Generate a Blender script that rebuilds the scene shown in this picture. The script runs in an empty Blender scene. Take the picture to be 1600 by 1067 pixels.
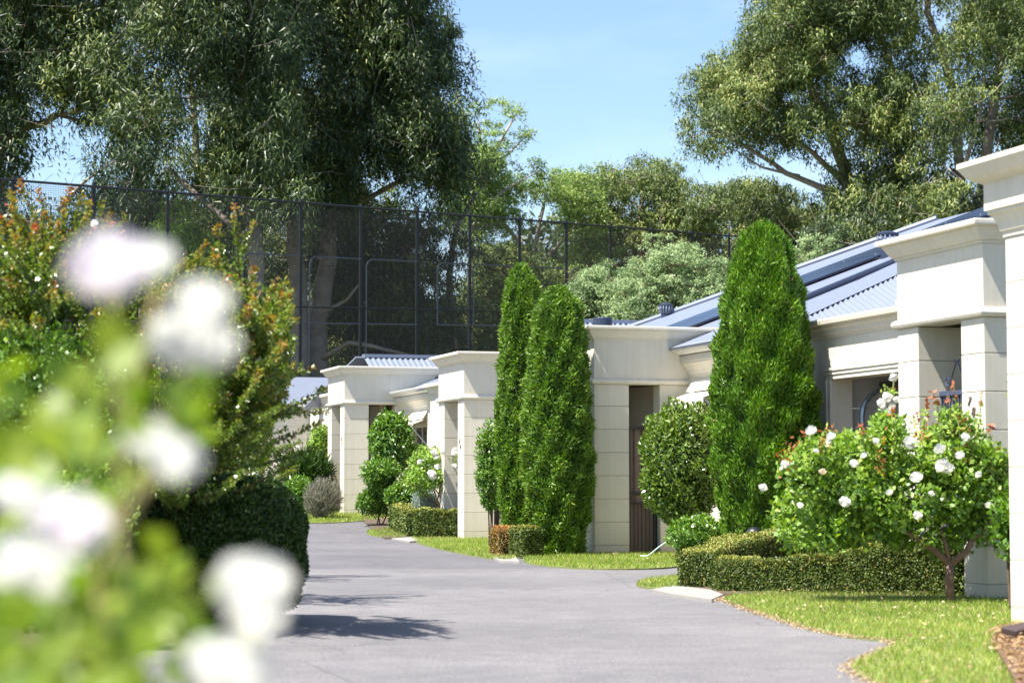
import bpy, bmesh, math, random
import numpy as np
from mathutils import Vector, Matrix
rng = np.random.default_rng(7)
random.seed(7)
S = bpy.context.scene
C = bpy.data.collections.new("scene_objects"); S.collection.children.link(C)

# ------------------------------------------------------------------ camera, sky, sun, exposure
F = 3400.0
CAMZ = 1.07
TH = math.atan(226.5 / F)
cam_d = bpy.data.cameras.new("camera"); cam = bpy.data.objects.new("camera", cam_d); C.objects.link(cam)
S.camera = cam
cam.location = (0, 0, CAMZ); cam.rotation_euler = (math.radians(90) + TH, 0, 0)
cam_d.sensor_width = 36; cam_d.lens = F / 1600 * 36
cam_d.clip_start = 0.1; cam_d.clip_end = 2000
cam_d.dof.use_dof = True; cam_d.dof.focus_distance = 36; cam_d.dof.aperture_fstop = 3.5

SU, SV, SZ = -0.115, -0.47, 0.88          # towards the sun in the frame of the row of villas
CA, SA = 0.9600, 0.2800                   # the row runs away to the left of the view
ROT = math.atan2(SA, CA)
sun_dir = Vector((CA * SV - SA * SU, SA * SV + CA * SU, SZ)).normalized()
elev = math.asin(sun_dir.z); azim = math.atan2(sun_dir.x, sun_dir.y)
sd = bpy.data.lights.new("sun", 'SUN'); sun = bpy.data.objects.new("sun", sd); C.objects.link(sun)
sun.rotation_euler = sun_dir.to_track_quat('Z', 'Y').to_euler()
sun.location = (-20, -10, 40)
sd.energy = 5.0; sd.angle = math.radians(0.53); sd.color = (1.0, 0.955, 0.88)
W_ = bpy.data.worlds.new("World"); S.world = W_; W_.use_nodes = True
nt = W_.node_tree; bg = nt.nodes['Background']
sky = nt.nodes.new('ShaderNodeTexSky'); sky.sky_type = 'NISHITA'; sky.sun_disc = False
sky.sun_elevation = elev; sky.sun_rotation = azim % (2 * math.pi)
sky.air_density = 1.0; sky.dust_density = 0.6; sky.ozone_density = 1.3; sky.altitude = 50
# thin high cloud, even all round
tc = nt.nodes.new('ShaderNodeTexCoord'); mp = nt.nodes.new('ShaderNodeMapping'); mp.inputs['Scale'].default_value = (2.2, 2.2, 7.0)
mp.inputs['Location'].default_value = (0.35, 0.1, 0.2)
nz = nt.nodes.new('ShaderNodeTexNoise'); nz.inputs['Scale'].default_value = 2.6; nz.inputs['Detail'].default_value = 6
cr = nt.nodes.new('ShaderNodeValToRGB'); cr.color_ramp.elements[0].position = 0.46; cr.color_ramp.elements[1].position = 0.8
cr.color_ramp.elements[0].color = (0, 0, 0, 1); cr.color_ramp.elements[1].color = (0.3, 0.3, 0.3, 1)
mxs = nt.nodes.new('ShaderNodeMixRGB'); mxs.inputs[2].default_value = (7.5, 7.8, 8.6, 1)
nt.links.new(tc.outputs['Generated'], mp.inputs['Vector']); nt.links.new(mp.outputs[0], nz.inputs['Vector'])
nt.links.new(nz.outputs['Fac'], cr.inputs[0]); nt.links.new(cr.outputs[0], mxs.inputs[0])
tn = nt.nodes.new('ShaderNodeMixRGB'); tn.blend_type = 'MULTIPLY'; tn.inputs[0].default_value = 1; tn.inputs[2].default_value = (0.97, 1.02, 1.08, 1)
nt.links.new(sky.outputs[0], mxs.inputs[1]); nt.links.new(mxs.outputs[0], tn.inputs[1]); nt.links.new(tn.outputs[0], bg.inputs['Color'])
bg.inputs['Strength'].default_value = 0.085
S.view_settings.view_transform = 'Standard'; S.view_settings.look = 'None'
S.view_settings.exposure = 1.28; S.view_settings.gamma = 1
S.render.engine = 'CYCLES'
S.cycles.max_bounces = 7; S.cycles.diffuse_bounces = 3; S.cycles.glossy_bounces = 2; S.cycles.transmission_bounces = 3
S.cycles.transparent_max_bounces = 8; S.cycles.use_denoising = True

# ------------------------------------------------------------------ where things are
def g(Y):
    Y = np.asarray(Y, float)
    a = 0.0014 * np.clip(Y - 35, 0, 25) ** 2 + 0.07 * np.clip(Y - 60, 0, 60)
    return a
def gf(Y): return float(g(Y))
def ray(x, y):
    cx, cz = (x - 800) / F, -(y - 533.5) / F
    return (cx, math.cos(TH) - cz * math.sin(TH), math.sin(TH) + cz * math.cos(TH))
def P(x, y, d):
    r = ray(x, y); t = d / r[1]
    return Vector((r[0] * t, d, CAMZ + r[2] * t))
def G(x, y):                      # ground point seen at a spot of the photograph
    r = ray(x, y); d = 4.0
    while d < 56.0 and CAMZ + r[2] / r[1] * d > gf(d): d += 0.02
    return Vector((r[0] * d / r[1], d, gf(d)))
def RW(v, u, z=0.0): return Vector((CA * v - SA * u, SA * v + CA * u, z))
def toVU(p): return (CA * p[0] + SA * p[1], -SA * p[0] + CA * p[1])

# ------------------------------------------------------------------ materials
MATS = {}
def nodes_of(name):
    m = bpy.data.materials.new(name); m.use_nodes = True
    n = m.node_tree.nodes; l = m.node_tree.links
    return m, n, l, n['Principled BSDF']
def simple(name, col, rough=0.6, metal=0.0, noise=0.0, nscale=8.0, bump=0.0, bscale=60.0, spec=0.5, col2=None):
    if name in MATS: return MATS[name]
    m, n, l, b = nodes_of(name)
    b.inputs['Base Color'].default_value = (*col, 1); b.inputs['Roughness'].default_value = rough
    b.inputs['Metallic'].default_value = metal; b.inputs['Specular IOR Level'].default_value = spec
    t = n.new('ShaderNodeTexCoord')
    if noise > 0:
        z = n.new('ShaderNodeTexNoise'); z.inputs['Scale'].default_value = nscale; z.inputs['Detail'].default_value = 7
        z.inputs['Roughness'].default_value = 0.65
        r = n.new('ShaderNodeValToRGB'); r.color_ramp.elements[0].position = 0.3; r.color_ramp.elements[1].position = 0.7
        c2 = col2 or tuple(c * (1 - noise) for c in col)
        r.color_ramp.elements[0].color = (*c2, 1); r.color_ramp.elements[1].color = (*[min(1, c * (1 + noise * 0.4)) for c in col], 1)
        l.new(t.outputs['Object'], z.inputs['Vector']); l.new(z.outputs['Fac'], r.inputs[0]); l.new(r.outputs[0], b.inputs['Base Color'])
    if bump > 0:
        z = n.new('ShaderNodeTexNoise'); z.inputs['Scale'].default_value = bscale; z.inputs['Detail'].default_value = 4
        bp = n.new('ShaderNodeBump'); bp.inputs['Strength'].default_value = bump; bp.inputs['Distance'].default_value = 0.01
        l.new(t.outputs['Object'], z.inputs['Vector']); l.new(z.outputs['Fac'], bp.inputs['Height']); l.new(bp.outputs[0], b.inputs['Normal'])
    MATS[name] = m
    return m

def stucco(name, col, dirt=0.10):
    m, n, l, b = nodes_of(name)
    t = n.new('ShaderNodeTexCoord')
    z = n.new('ShaderNodeTexNoise'); z.inputs['Scale'].default_value = 1.7; z.inputs['Detail'].default_value = 8; z.inputs['Roughness'].default_value = 0.7
    mp = n.new('ShaderNodeMapping'); mp.inputs['Scale'].default_value = (7, 7, 0.6)
    z2 = n.new('ShaderNodeTexNoise'); z2.inputs['Scale'].default_value = 2.0; z2.inputs['Detail'].default_value = 6
    l.new(t.outputs['Object'], z.inputs['Vector']); l.new(t.outputs['Object'], mp.inputs[0]); l.new(mp.outputs[0], z2.inputs['Vector'])
    r = n.new('ShaderNodeValToRGB'); r.color_ramp.elements[0].position = 0.35; r.color_ramp.elements[1].position = 0.65
    r.color_ramp.elements[0].color = (*[c * (1 - dirt * .6) for c in col], 1); r.color_ramp.elements[1].color = (*col, 1)
    r2 = n.new('ShaderNodeValToRGB'); r2.color_ramp.elements[0].position = 0.3; r2.color_ramp.elements[1].position = 0.6
    d = 1 - dirt * .45
    r2.color_ramp.elements[0].color = (d, d * .99, d * .96, 1); r2.color_ramp.elements[1].color = (1, 1, 1, 1)
    mx = n.new('ShaderNodeMixRGB'); mx.blend_type = 'MULTIPLY'; mx.inputs[0].default_value = 1
    l.new(z.outputs['Fac'], r.inputs[0]); l.new(z2.outputs['Fac'], r2.inputs[0])
    l.new(r.outputs[0], mx.inputs[1]); l.new(r2.outputs[0], mx.inputs[2])
    # splash dirt near the ground
    geo = n.new('ShaderNodeNewGeometry'); sx = n.new('ShaderNodeSeparateXYZ'); l.new(geo.outputs['Position'], sx.inputs[0])
    mr = n.new('ShaderNodeMapRange'); mr.inputs[1].default_value = 0.0; mr.inputs[2].default_value = 0.55; mr.inputs[3].default_value = 0.75; mr.inputs[4].default_value = 0.0
    l.new(sx.outputs['Z'], mr.inputs[0])
    mm = n.new('ShaderNodeMath'); mm.operation = 'MULTIPLY'; l.new(mr.outputs[0], mm.inputs[0]); l.new(z.outputs['Fac'], mm.inputs[1])
    mx2 = n.new('ShaderNodeMixRGB'); mx2.inputs[2].default_value = (0.44, 0.38, 0.27, 1)
    l.new(mm.outputs[0], mx2.inputs[0]); l.new(mx.outputs[0], mx2.inputs[1]); l.new(mx2.outputs[0], b.inputs['Base Color'])
    b.inputs['Roughness'].default_value = 0.8; b.inputs['Specular IOR Level'].default_value = 0.25
    z3 = n.new('ShaderNodeTexNoise'); z3.inputs['Scale'].default_value = 150; z3.inputs['Detail'].default_value = 3
    bp = n.new('ShaderNodeBump'); bp.inputs['Strength'].default_value = 0.45; bp.inputs['Distance'].default_value = 0.004
    l.new(t.outputs['Object'], z3.inputs['Vector']); l.new(z3.outputs['Fac'], bp.inputs['Height']); l.new(bp.outputs[0], b.inputs['Normal'])
    return m

def leafmat(name, stops, rough=0.5, trans=0.3, spec=0.35):
    m, n, l, b = nodes_of(name)
    at = n.new('ShaderNodeAttribute'); at.attribute_name = 'tint'
    r = n.new('ShaderNodeValToRGB')
    e = r.color_ramp.elements
    e[0].position = stops[0][0]; e[0].color = (*stops[0][1], 1); e[1].position = stops[-1][0]; e[1].color = (*stops[-1][1], 1)
    for p, c in stops[1:-1]:
        k = e.new(p); k.color = (*c, 1)
    l.new(at.outputs['Fac'], r.inputs[0]); l.new(r.outputs[0], b.inputs['Base Color'])
    b.inputs['Roughness'].default_value = rough; b.inputs['Specular IOR Level'].default_value = spec
    tr = n.new('ShaderNodeBsdfTranslucent'); mx = n.new('ShaderNodeMixShader'); mx.inputs[0].default_value = trans
    hs = n.new('ShaderNodeHueSaturation'); hs.inputs['Saturation'].default_value = 1.15; hs.inputs['Value'].default_value = 1.5
    l.new(r.outputs[0], hs.inputs['Color']); l.new(hs.outputs[0], tr.inputs['Color'])
    out = n['Material Output']
    l.new(b.outputs[0], mx.inputs[1]); l.new(tr.outputs[0], mx.inputs[2]); l.new(mx.outputs[0], out.inputs['Surface'])
    return m

M_wall = stucco('cream_render', (0.70, 0.65, 0.545), 0.15)
M_trim = stucco('cream_trim', (0.72, 0.665, 0.555), 0.13)
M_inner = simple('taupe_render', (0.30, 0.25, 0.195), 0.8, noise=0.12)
M_brown = simple('brown_boards', (0.235, 0.165, 0.13), 0.7, noise=0.15)
M_joint = simple('joint_mortar', (0.40, 0.37, 0.31), 0.9)
M_roof = simple('bluegrey_steel', (0.20, 0.225, 0.29), 0.42, metal=0.15, noise=0.06, nscale=3)
M_cap = simple('ridge_steel', (0.185, 0.21, 0.275), 0.42, metal=0.15, noise=0.05, nscale=4)
M_panel = simple('solar_glass', (0.012, 0.018, 0.045), 0.25, spec=0.5)
M_navy = simple('navy_steel', (0.03, 0.04, 0.075), 0.4, metal=0.2)
M_black = simple('black_powdercoat', (0.012, 0.013, 0.016), 0.4)
M_gatesunlit = simple('sunlit_gate_tint', (0.06, 0.075, 0.13), 0.35)  # sunlight on the ironwork put into the colour as blue grey
M_galv = simple('galvanised_steel', (0.35, 0.42, 0.48), 0.4, metal=0.7)
M_garwall = simple('garage_lining', (0.52, 0.53, 0.54), 0.7, noise=0.05)
M_garroof = simple('garage_dark', (0.06, 0.06, 0.065), 0.8)
M_awn = simple('awning_canvas', (0.80, 0.745, 0.66), 0.8, noise=0.05, nscale=20)
M_glass = simple('window_glass', (0.03, 0.03, 0.032), 0.08, spec=0.8)
M_alu = simple('cream_aluminium', (0.7, 0.68, 0.62), 0.45)
M_hose = simple('pale_hose', (0.42, 0.52, 0.50), 0.5)
M_wire = simple('black_netting', (0.018, 0.019, 0.022), 0.6)
M_post = simple('black_post_paint', (0.008, 0.009, 0.013), 0.6)
M_rail = simple('worn_rail', (0.09, 0.095, 0.11), 0.4, metal=0.5)
M_conc = simple('pale_concrete', (0.30, 0.28, 0.255), 0.85, noise=0.2, nscale=14, bump=0.3)
M_mulch = simple('bark_mulch', (0.17, 0.095, 0.06), 0.95, noise=0.6, nscale=30, bump=1.0, bscale=50)
M_bark = simple('gum_bark', (0.30, 0.26, 0.225), 0.85, noise=0.45, nscale=1.4, bump=0.6, bscale=9, col2=(0.16, 0.12, 0.095))
M_bark2 = simple('pale_gum_bark', (0.42, 0.36, 0.30), 0.85, noise=0.4, nscale=1.8, bump=0.5, bscale=9, col2=(0.20, 0.16, 0.13))
M_twig = simple('brown_twig', (0.12, 0.075, 0.045), 0.85, noise=0.4, nscale=20)
M_cane = simple('green_cane', (0.28, 0.33, 0.09), 0.6, noise=0.3, nscale=20, col2=(0.30, 0.20, 0.09))
M_petal = simple('white_petal', (0.86, 0.84, 0.80), 0.6)
M_petalpink = simple('blush_petal', (0.86, 0.76, 0.79), 0.6)
M_pink = simple('pink_petal', (0.80, 0.30, 0.42), 0.6)
M_slab = simple('dark_slab', (0.05, 0.03, 0.03), 0.6)
M_solder = simple('numeral_bronze', (0.20, 0.15, 0.12), 0.5, metal=0.4)

# asphalt: grey with warm lilac cast, aggregate, tyre-worn paler streaks and darker patches
def asphalt():
    m, n, l, b = nodes_of('asphalt')
    t = n.new('ShaderNodeTexCoord')
    a = n.new('ShaderNodeTexNoise'); a.inputs['Scale'].default_value = 0.35; a.inputs['Detail'].default_value = 6; a.inputs['Roughness'].default_value = 0.6
    ra = n.new('ShaderNodeValToRGB'); ra.color_ramp.elements[0].position = 0.32; ra.color_ramp.elements[1].position = 0.66
    ra.color_ramp.elements[0].color = (0.150, 0.146, 0.152, 1); ra.color_ramp.elements[1].color = (0.205, 0.198, 0.202, 1)
    sp = n.new('ShaderNodeTexNoise'); sp.inputs['Scale'].default_value = 42; sp.inputs['Detail'].default_value = 5; sp.inputs['Roughness'].default_value = 0.75
    rs = n.new('ShaderNodeValToRGB'); rs.color_ramp.elements[0].position = 0.35; rs.color_ramp.elements[1].position = 0.68
    rs.color_ramp.elements[0].color = (0.50, 0.50, 0.50, 1); rs.color_ramp.elements[1].color = (1.42, 1.40, 1.38, 1)
    mp = n.new('ShaderNodeMapping'); mp.inputs['Scale'].default_value = (1, 1, 1)
    st = n.new('ShaderNodeTexNoise'); st.inputs['Scale'].default_value = 3.5; st.inputs['Detail'].default_value = 8
    rt = n.new('ShaderNodeValToRGB'); rt.color_ramp.elements[0].position = 0.3; rt.color_ramp.elements[1].position = 0.7
    rt.color_ramp.elements[0].color = (0.86, 0.85, 0.87, 1); rt.color_ramp.elements[1].color = (1.08, 1.07, 1.05, 1)
    m1 = n.new('ShaderNodeMixRGB'); m1.blend_type = 'MULTIPLY'; m1.inputs[0].default_value = 1
    m2 = n.new('ShaderNodeMixRGB'); m2.blend_type = 'MULTIPLY'; m2.inputs[0].default_value = 1
    l.new(t.outputs['Object'], a.inputs[0]); l.new(t.outputs['Object'], sp.inputs[0]); l.new(t.outputs['Object'], mp.inputs[0]); l.new(mp.outputs[0], st.inputs[0])
    l.new(a.outputs['Fac'], ra.inputs[0]); l.new(sp.outputs['Fac'], rs.inputs[0]); l.new(st.outputs['Fac'], rt.inputs[0])
    l.new(ra.outputs[0], m1.inputs[1]); l.new(rs.outputs[0], m1.inputs[2]); l.new(m1.outputs[0], m2.inputs[1]); l.new(rt.outputs[0], m2.inputs[2])
    # older, darker surfacing beyond a joint across the drive, fine cracks
    sy = n.new('ShaderNodeSeparateXYZ'); l.new(t.outputs['Object'], sy.inputs[0])
    wv = n.new('ShaderNodeMath'); wv.operation = 'MULTIPLY_ADD'; wv.inputs[1].default_value = -0.05; l.new(sy.outputs['X'], wv.inputs[0]); l.new(sy.outputs['Y'], wv.inputs[2])
    gt = n.new('ShaderNodeMath'); gt.operation = 'GREATER_THAN'; gt.inputs[1].default_value = 28.6; l.new(wv.outputs[0], gt.inputs[0])
    mo = n.new('ShaderNodeMixRGB'); mo.blend_type = 'MULTIPLY'; mo.inputs[2].default_value = (0.80, 0.80, 0.83, 1); l.new(gt.outputs[0], mo.inputs[0]); l.new(m2.outputs[0], mo.inputs[1])
    vo = n.new('ShaderNodeTexVoronoi'); vo.feature = 'DISTANCE_TO_EDGE'; vo.inputs['Scale'].default_value = 0.33
    wn = n.new('ShaderNodeMixRGB'); wn.inputs[0].default_value = 0.12; l.new(t.outputs['Object'], wn.inputs[1]); l.new(a.outputs['Color'], wn.inputs[2]); l.new(wn.outputs[0], vo.inputs['Vector'])
    lt = n.new('ShaderNodeMath'); lt.operation = 'LESS_THAN'; lt.inputs[1].default_value = 0.0022; l.new(vo.outputs['Distance'], lt.inputs[0])
    ck = n.new('ShaderNodeMixRGB'); ck.blend_type = 'MULTIPLY'; ck.inputs[2].default_value = (0.78, 0.78, 0.78, 1); l.new(lt.outputs[0], ck.inputs[0]); l.new(mo.outputs[0], ck.inputs[1])
    m2 = ck
    l.new(m2.outputs[0], b.inputs['Base Color']); b.inputs['Roughness'].default_value = 0.75; b.inputs['Specular IOR Level'].default_value = 0.3
    bp = n.new('ShaderNodeBump'); bp.inputs['Strength'].default_value = 0.6; bp.inputs['Distance'].default_value = 0.006
    l.new(sp.outputs['Fac'], bp.inputs['Height']); l.new(bp.outputs[0], b.inputs['Normal'])
    return m
M_asph = asphalt()
M_soil = simple('garden_soil', (0.10, 0.07, 0.045), 0.95, noise=0.5, nscale=6, bump=0.8, bscale=30)
M_turf = simple('turf_base', (0.12, 0.17, 0.035), 0.9, noise=0.35, nscale=5, bump=0.6, bscale=40, col2=(0.17, 0.16, 0.06))
M_field = simple('rough_ground', (0.10, 0.11, 0.045), 0.95, noise=0.4, nscale=0.5)

L_blade = leafmat('grass_blade', [(0, (0.130, 0.194, 0.030)), (0.6, (0.270, 0.356, 0.065)), (0.9, (0.432, 0.475, 0.130)), (1, (0.540, 0.454, 0.200))], 0.5, 0.35)
L_euc = leafmat('eucalyptus_leaf', [(0, (0.016, 0.031, 0.013)), (0.45, (0.042, 0.074, 0.024)), (0.75, (0.130, 0.173, 0.039)), (1, (0.286, 0.307, 0.077))], 0.45, 0.12, 0.35)  # dark stops carry crown shade, yellow-green stops the sunlit tufts
L_euc2 = leafmat('olive_gum_leaf', [(0, (0.041, 0.060, 0.021)), (0.45, (0.099, 0.145, 0.040)), (0.75, (0.226, 0.276, 0.070)), (1, (0.383, 0.362, 0.118))], 0.5, 0.15, 0.3)
L_fresh = leafmat('fresh_gum_leaf', [(0, (0.100, 0.175, 0.050)), (0.5, (0.200, 0.288, 0.075)), (1, (0.375, 0.450, 0.125))], 0.45, 0.3)
L_pale = leafmat('silvery_leaf', [(0, (0.127, 0.196, 0.081)), (0.5, (0.241, 0.322, 0.138)), (1, (0.380, 0.448, 0.218))], 0.55, 0.25)
L_cyp = leafmat('cypress_spray', [(0, (0.055, 0.121, 0.015)), (0.5, (0.119, 0.220, 0.025)), (0.9, (0.236, 0.354, 0.044)), (1, (0.348, 0.354, 0.089))], 0.5, 0.2)
L_con = leafmat('bright_conifer_spray', [(0, (0.036, 0.094, 0.008)), (0.5, (0.102, 0.220, 0.012)), (0.95, (0.228, 0.385, 0.030)), (1, (0.408, 0.264, 0.100))], 0.5, 0.18)
L_box = leafmat('box_leaf', [(0, (0.069, 0.108, 0.018)), (0.6, (0.161, 0.208, 0.035)), (0.9, (0.308, 0.338, 0.075)), (1, (0.420, 0.287, 0.088))], 0.5, 0.10)
L_boxbrown = leafmat('browned_box_leaf', [(0, (0.13, 0.12, 0.03)), (0.4, (0.32, 0.17, 0.055)), (1, (0.48, 0.25, 0.09))], 0.5, 0.2)
L_ball = leafmat('glossy_laurel_leaf', [(0, (0.052, 0.109, 0.014)), (0.6, (0.149, 0.230, 0.029)), (0.9, (0.276, 0.333, 0.057)), (1, (0.345, 0.184, 0.069))], 0.3, 0.22, 0.6)
L_dark = leafmat('dark_box_leaf', [(0, (0.018, 0.045, 0.008)), (0.6, (0.045, 0.095, 0.014)), (1, (0.12, 0.20, 0.03))], 0.4, 0.18)
L_shrub = leafmat('shrub_leaf', [(0, (0.059, 0.139, 0.018)), (0.6, (0.145, 0.265, 0.036)), (1, (0.330, 0.441, 0.072))], 0.35, 0.25, 0.55)
L_rose = leafmat('rose_leaf', [(0, (0.083, 0.174, 0.030)), (0.5, (0.220, 0.354, 0.053)), (0.88, (0.437, 0.552, 0.106)), (0.93, (0.437, 0.174, 0.060)), (1, (0.370, 0.095, 0.053))], 0.38, 0.28, 0.5)
L_nearrose = leafmat('lime_rose_leaf', [(0, (0.045, 0.104, 0.009)), (0.5, (0.149, 0.238, 0.022)), (1, (0.298, 0.357, 0.045))], 0.4, 0.45, 0.5)
L_myrtle = leafmat('myrtle_leaf', [(0, (0.039, 0.083, 0.013)), (0.45, (0.143, 0.220, 0.033)), (0.7, (0.286, 0.242, 0.044)), (0.85, (0.374, 0.132, 0.033)), (1, (0.462, 0.110, 0.055))], 0.3, 0.3, 0.6)
L_lav = leafmat('lavender_leaf', [(0, (0.12, 0.14, 0.08)), (0.6, (0.24, 0.22, 0.17)), (1, (0.36, 0.31, 0.29))], 0.7, 0.2)
L_grey = leafmat('grey_leaf', [(0, (0.22, 0.28, 0.22)), (1, (0.42, 0.48, 0.42))], 0.7, 0.2)
L_dead = leafmat('fallen_leaf', [(0, (0.22, 0.13, 0.06)), (0.6, (0.42, 0.29, 0.16)), (1, (0.62, 0.52, 0.36))], 0.7, 0.2)
L_wood = leafmat('far_wood_leaf', [(0, (0.03, 0.05, 0.022)), (1, (0.09, 0.12, 0.05))], 0.5, 0.2)

# ------------------------------------------------------------------ object helpers
def tag(o, label=None, cat=None, group=None, kind=None):
    if label: o['label'] = label
    if cat: o['category'] = cat
    if group: o['group'] = group
    if kind: o['kind'] = kind
    return o
def empty(name, loc, rz=0.0):
    o = bpy.data.objects.new(name, None); C.objects.link(o); o.location = loc; o.rotation_euler = (0, 0, rz)
    o.empty_display_size = 0.3
    return o
def link(name, me, mat, parent=None, loc=None):
    o = bpy.data.objects.new(name, me); C.objects.link(o)
    if mat is not None and not me.materials: me.materials.append(mat)
    if parent is not None: o.parent = parent
    if loc is not None: o.location = loc
    return o
class MB:
    def __init__(s, origin=(0, 0, 0)): s.v = []; s.f = []; s.o = origin
    def add(s, vs, fs):
        b = len(s.v); s.v += [tuple(p[i] - s.o[i] for i in range(3)) for p in vs]; s.f += [tuple(i + b for i in f) for f in fs]
        return s
    def box(s, a, b):
        x0, y0, z0 = a; x1, y1, z1 = b
        if x0 > x1: x0, x1 = x1, x0
        if y0 > y1: y0, y1 = y1, y0
        if z0 > z1: z0, z1 = z1, z0
        return s.add([(x0, y0, z0), (x1, y0, z0), (x1, y1, z0), (x0, y1, z0), (x0, y0, z1), (x1, y0, z1), (x1, y1, z1), (x0, y1, z1)],
              [(0, 3, 2, 1), (4, 5, 6, 7), (0, 1, 5, 4), (1, 2, 6, 5), (2, 3, 7, 6), (3, 0, 4, 7)])
    def tube(s, pts, rads, n=8, caps=True):
        pts = [Vector(p) for p in pts]
        if not hasattr(rads, '__len__'): rads = [rads] * len(pts)
        rings = []; up = None
        for i, p in enumerate(pts):
            t = (pts[min(i + 1, len(pts) - 1)] - pts[max(i - 1, 0)])
            if t.length < 1e-9: t = Vector((0, 0, 1))
            t.normalize()
            if up is None: up = Vector((0, 0, 1)) if abs(t.z) < .9 else Vector((1, 0, 0))
            a = t.cross(up)
            if a.length < 1e-6: a = t.orthogonal()
            a.normalize(); b = t.cross(a).normalized(); up = -b if False else up
            rings.append([p + (a * math.cos(2 * math.pi * k / n) + b * math.sin(2 * math.pi * k / n)) * rads[i] for k in range(n)])
        vs = [q for r in rings for q in r]; fs = []
        for i in range(len(pts) - 1):
            for k in range(n):
                a0 = i * n + k; a1 = i * n + (k + 1) % n
                fs.append((a0, a1, a1 + n, a0 + n))
        if caps:
            fs.append(tuple(range(n))[::-1]); fs.append(tuple((len(pts) - 1) * n + k for k in range(n)))
        return s.add(vs, fs)
    def sweep(s, prof, path, closed=False):
        """prof: (outward offset, z) pairs; path: xy corners; outward is right-hand side of travel"""
        n = len(path); rows = []
        for i in range(n):
            p = Vector(path[i])
            def nrm(a, b):
                d = (Vector(b) - Vector(a)).normalized(); return Vector((d.y, -d.x))
            if closed or 0 < i < n - 1:
                n1 = nrm(path[i - 1], path[i]); n2 = nrm(path[i], path[(i + 1) % n])
                m = (n1 + n2); m = m / (m.dot(n1) if abs(m.dot(n1)) > 1e-6 else 1)
            elif i == 0: m = nrm(path[0], path[1])
            else: m = nrm(path[-2], path[-1])
            rows.append([(p.x + m.x * o, p.y + m.y * o, z) for o, z in prof])
        k = len(prof); vs = [q for r in rows for q in r]; fs = []
        for i in range(n if closed else n - 1):
            j = (i + 1) % n
            for q in range(k - 1):
                fs.append((i * k + q, j * k + q, j * k + q + 1, i * k + q + 1))
        if not closed:
            fs.append(tuple(range(k))); fs.append(tuple((n - 1) * k + q for q in range(k))[::-1])
        return s.add(vs, fs)
    def build(s, name, mat, parent=None, smooth=False, bevel=0.0, loc=None):
        me = bpy.data.meshes.new(name); me.from_pydata(s.v, [], s.f); me.validate()
        bm = bmesh.new(); bm.from_mesh(me)
        bmesh.ops.recalc_face_normals(bm, faces=bm.faces)
        if bevel > 0: bmesh.ops.bevel(bm, geom=bm.edges[:], offset=bevel, segments=1, affect='EDGES')
        bm.to_mesh(me); bm.free()
        if smooth: me.polygons.foreach_set('use_smooth', [True] * len(me.polygons))
        return link(name, me, mat, parent, loc)

def quads_mesh(name, V, tint, tri=False):
    """V: (N,k,3) corner positions, tint (N,)"""
    N, k, _ = V.shape
    me = bpy.data.meshes.new(name)
    me.vertices.add(N * k); me.vertices.foreach_set('co', V.reshape(-1).astype(np.float32))
    me.loops.add(N * k); me.loops.foreach_set('vertex_index', np.arange(N * k, dtype=np.int32))
    me.polygons.add(N); me.polygons.foreach_set('loop_start', np.arange(0, N * k, k, dtype=np.int32))
    me.polygons.foreach_set('loop_total', np.full(N, k, dtype=np.int32))
    a = me.attributes.new('tint', 'FLOAT', 'FACE'); a.data.foreach_set('value', np.clip(tint, 0, 1).astype(np.float32))
    me.update()
    return me
def unit(a): return a / np.maximum(np.linalg.norm(a, axis=-1, keepdims=True), 1e-9)
def leaves(pos, dr, L, Wd, tint, roll=None, fold=0.0):
    """leaf-shaped quads starting at pos, running along dr"""
    N = len(pos); dr = unit(dr)
    r = unit(rng.normal(size=(N, 3))) if roll is None else unit(roll + rng.normal(size=(N, 3)) * 0.45)
    side = unit(np.cross(dr, r)); L = np.broadcast_to(L, (N,))[:, None]; Wd = np.broadcast_to(Wd, (N,))[:, None]
    nr = np.cross(side, dr)
    m = pos + dr * L * 0.45
    return np.stack([pos, m + side * Wd * .5 + nr * fold * Wd, pos + dr * L, m - side * Wd * .5 + nr * fold * Wd], 1), tint
def tris(pos, dr, L, Wd, tint, roll):
    L = np.broadcast_to(L, (len(pos),)); roll = np.broadcast_to(roll, dr.shape)
    dr = unit(dr); side = unit(np.cross(dr, unit(roll + rng.normal(size=dr.shape) * .35)))
    return np.stack([pos + side * Wd[:, None] * .5, pos + dr * L[:, None], pos - side * Wd[:, None] * .5], 1), tint
def leafobj(name, parts, mat, parent, org=(0, 0, 0)):
    V = np.concatenate([p[0] for p in parts]) - np.array(org, float); t = np.concatenate([p[1] for p in parts])
    return link(name, quads_mesh(name, V, t), mat, parent)
def jit(n, s=1.0): return rng.normal(size=(n, 3)) * s

# ------------------------------------------------------------------ ground
def terrain_mesh(name, xs, ys, dz=0.0):
    X, Y = np.meshgrid(xs, ys); Z = g(Y) + dz
    nx, ny = len(xs), len(ys)
    V = np.stack([X, Y, Z], -1).reshape(-1, 3)
    f = [(j * nx + i, j * nx + i + 1, (j + 1) * nx + i + 1, (j + 1) * nx + i) for j in range(ny - 1) for i in range(nx - 1)]
    me = bpy.data.meshes.new(name); me.from_pydata(V.tolist(), [], f); return me
ys = np.concatenate([np.linspace(-30, 34, 9), np.linspace(35, 62, 28), np.linspace(64, 124, 31), np.array([160, 300, 700, 1500])])
tag(link('ground', terrain_mesh('ground', np.array([-900, -200, -60, -20, 0, 20, 60, 200, 900.]), ys, -0.03), M_field), kind='structure')

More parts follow.
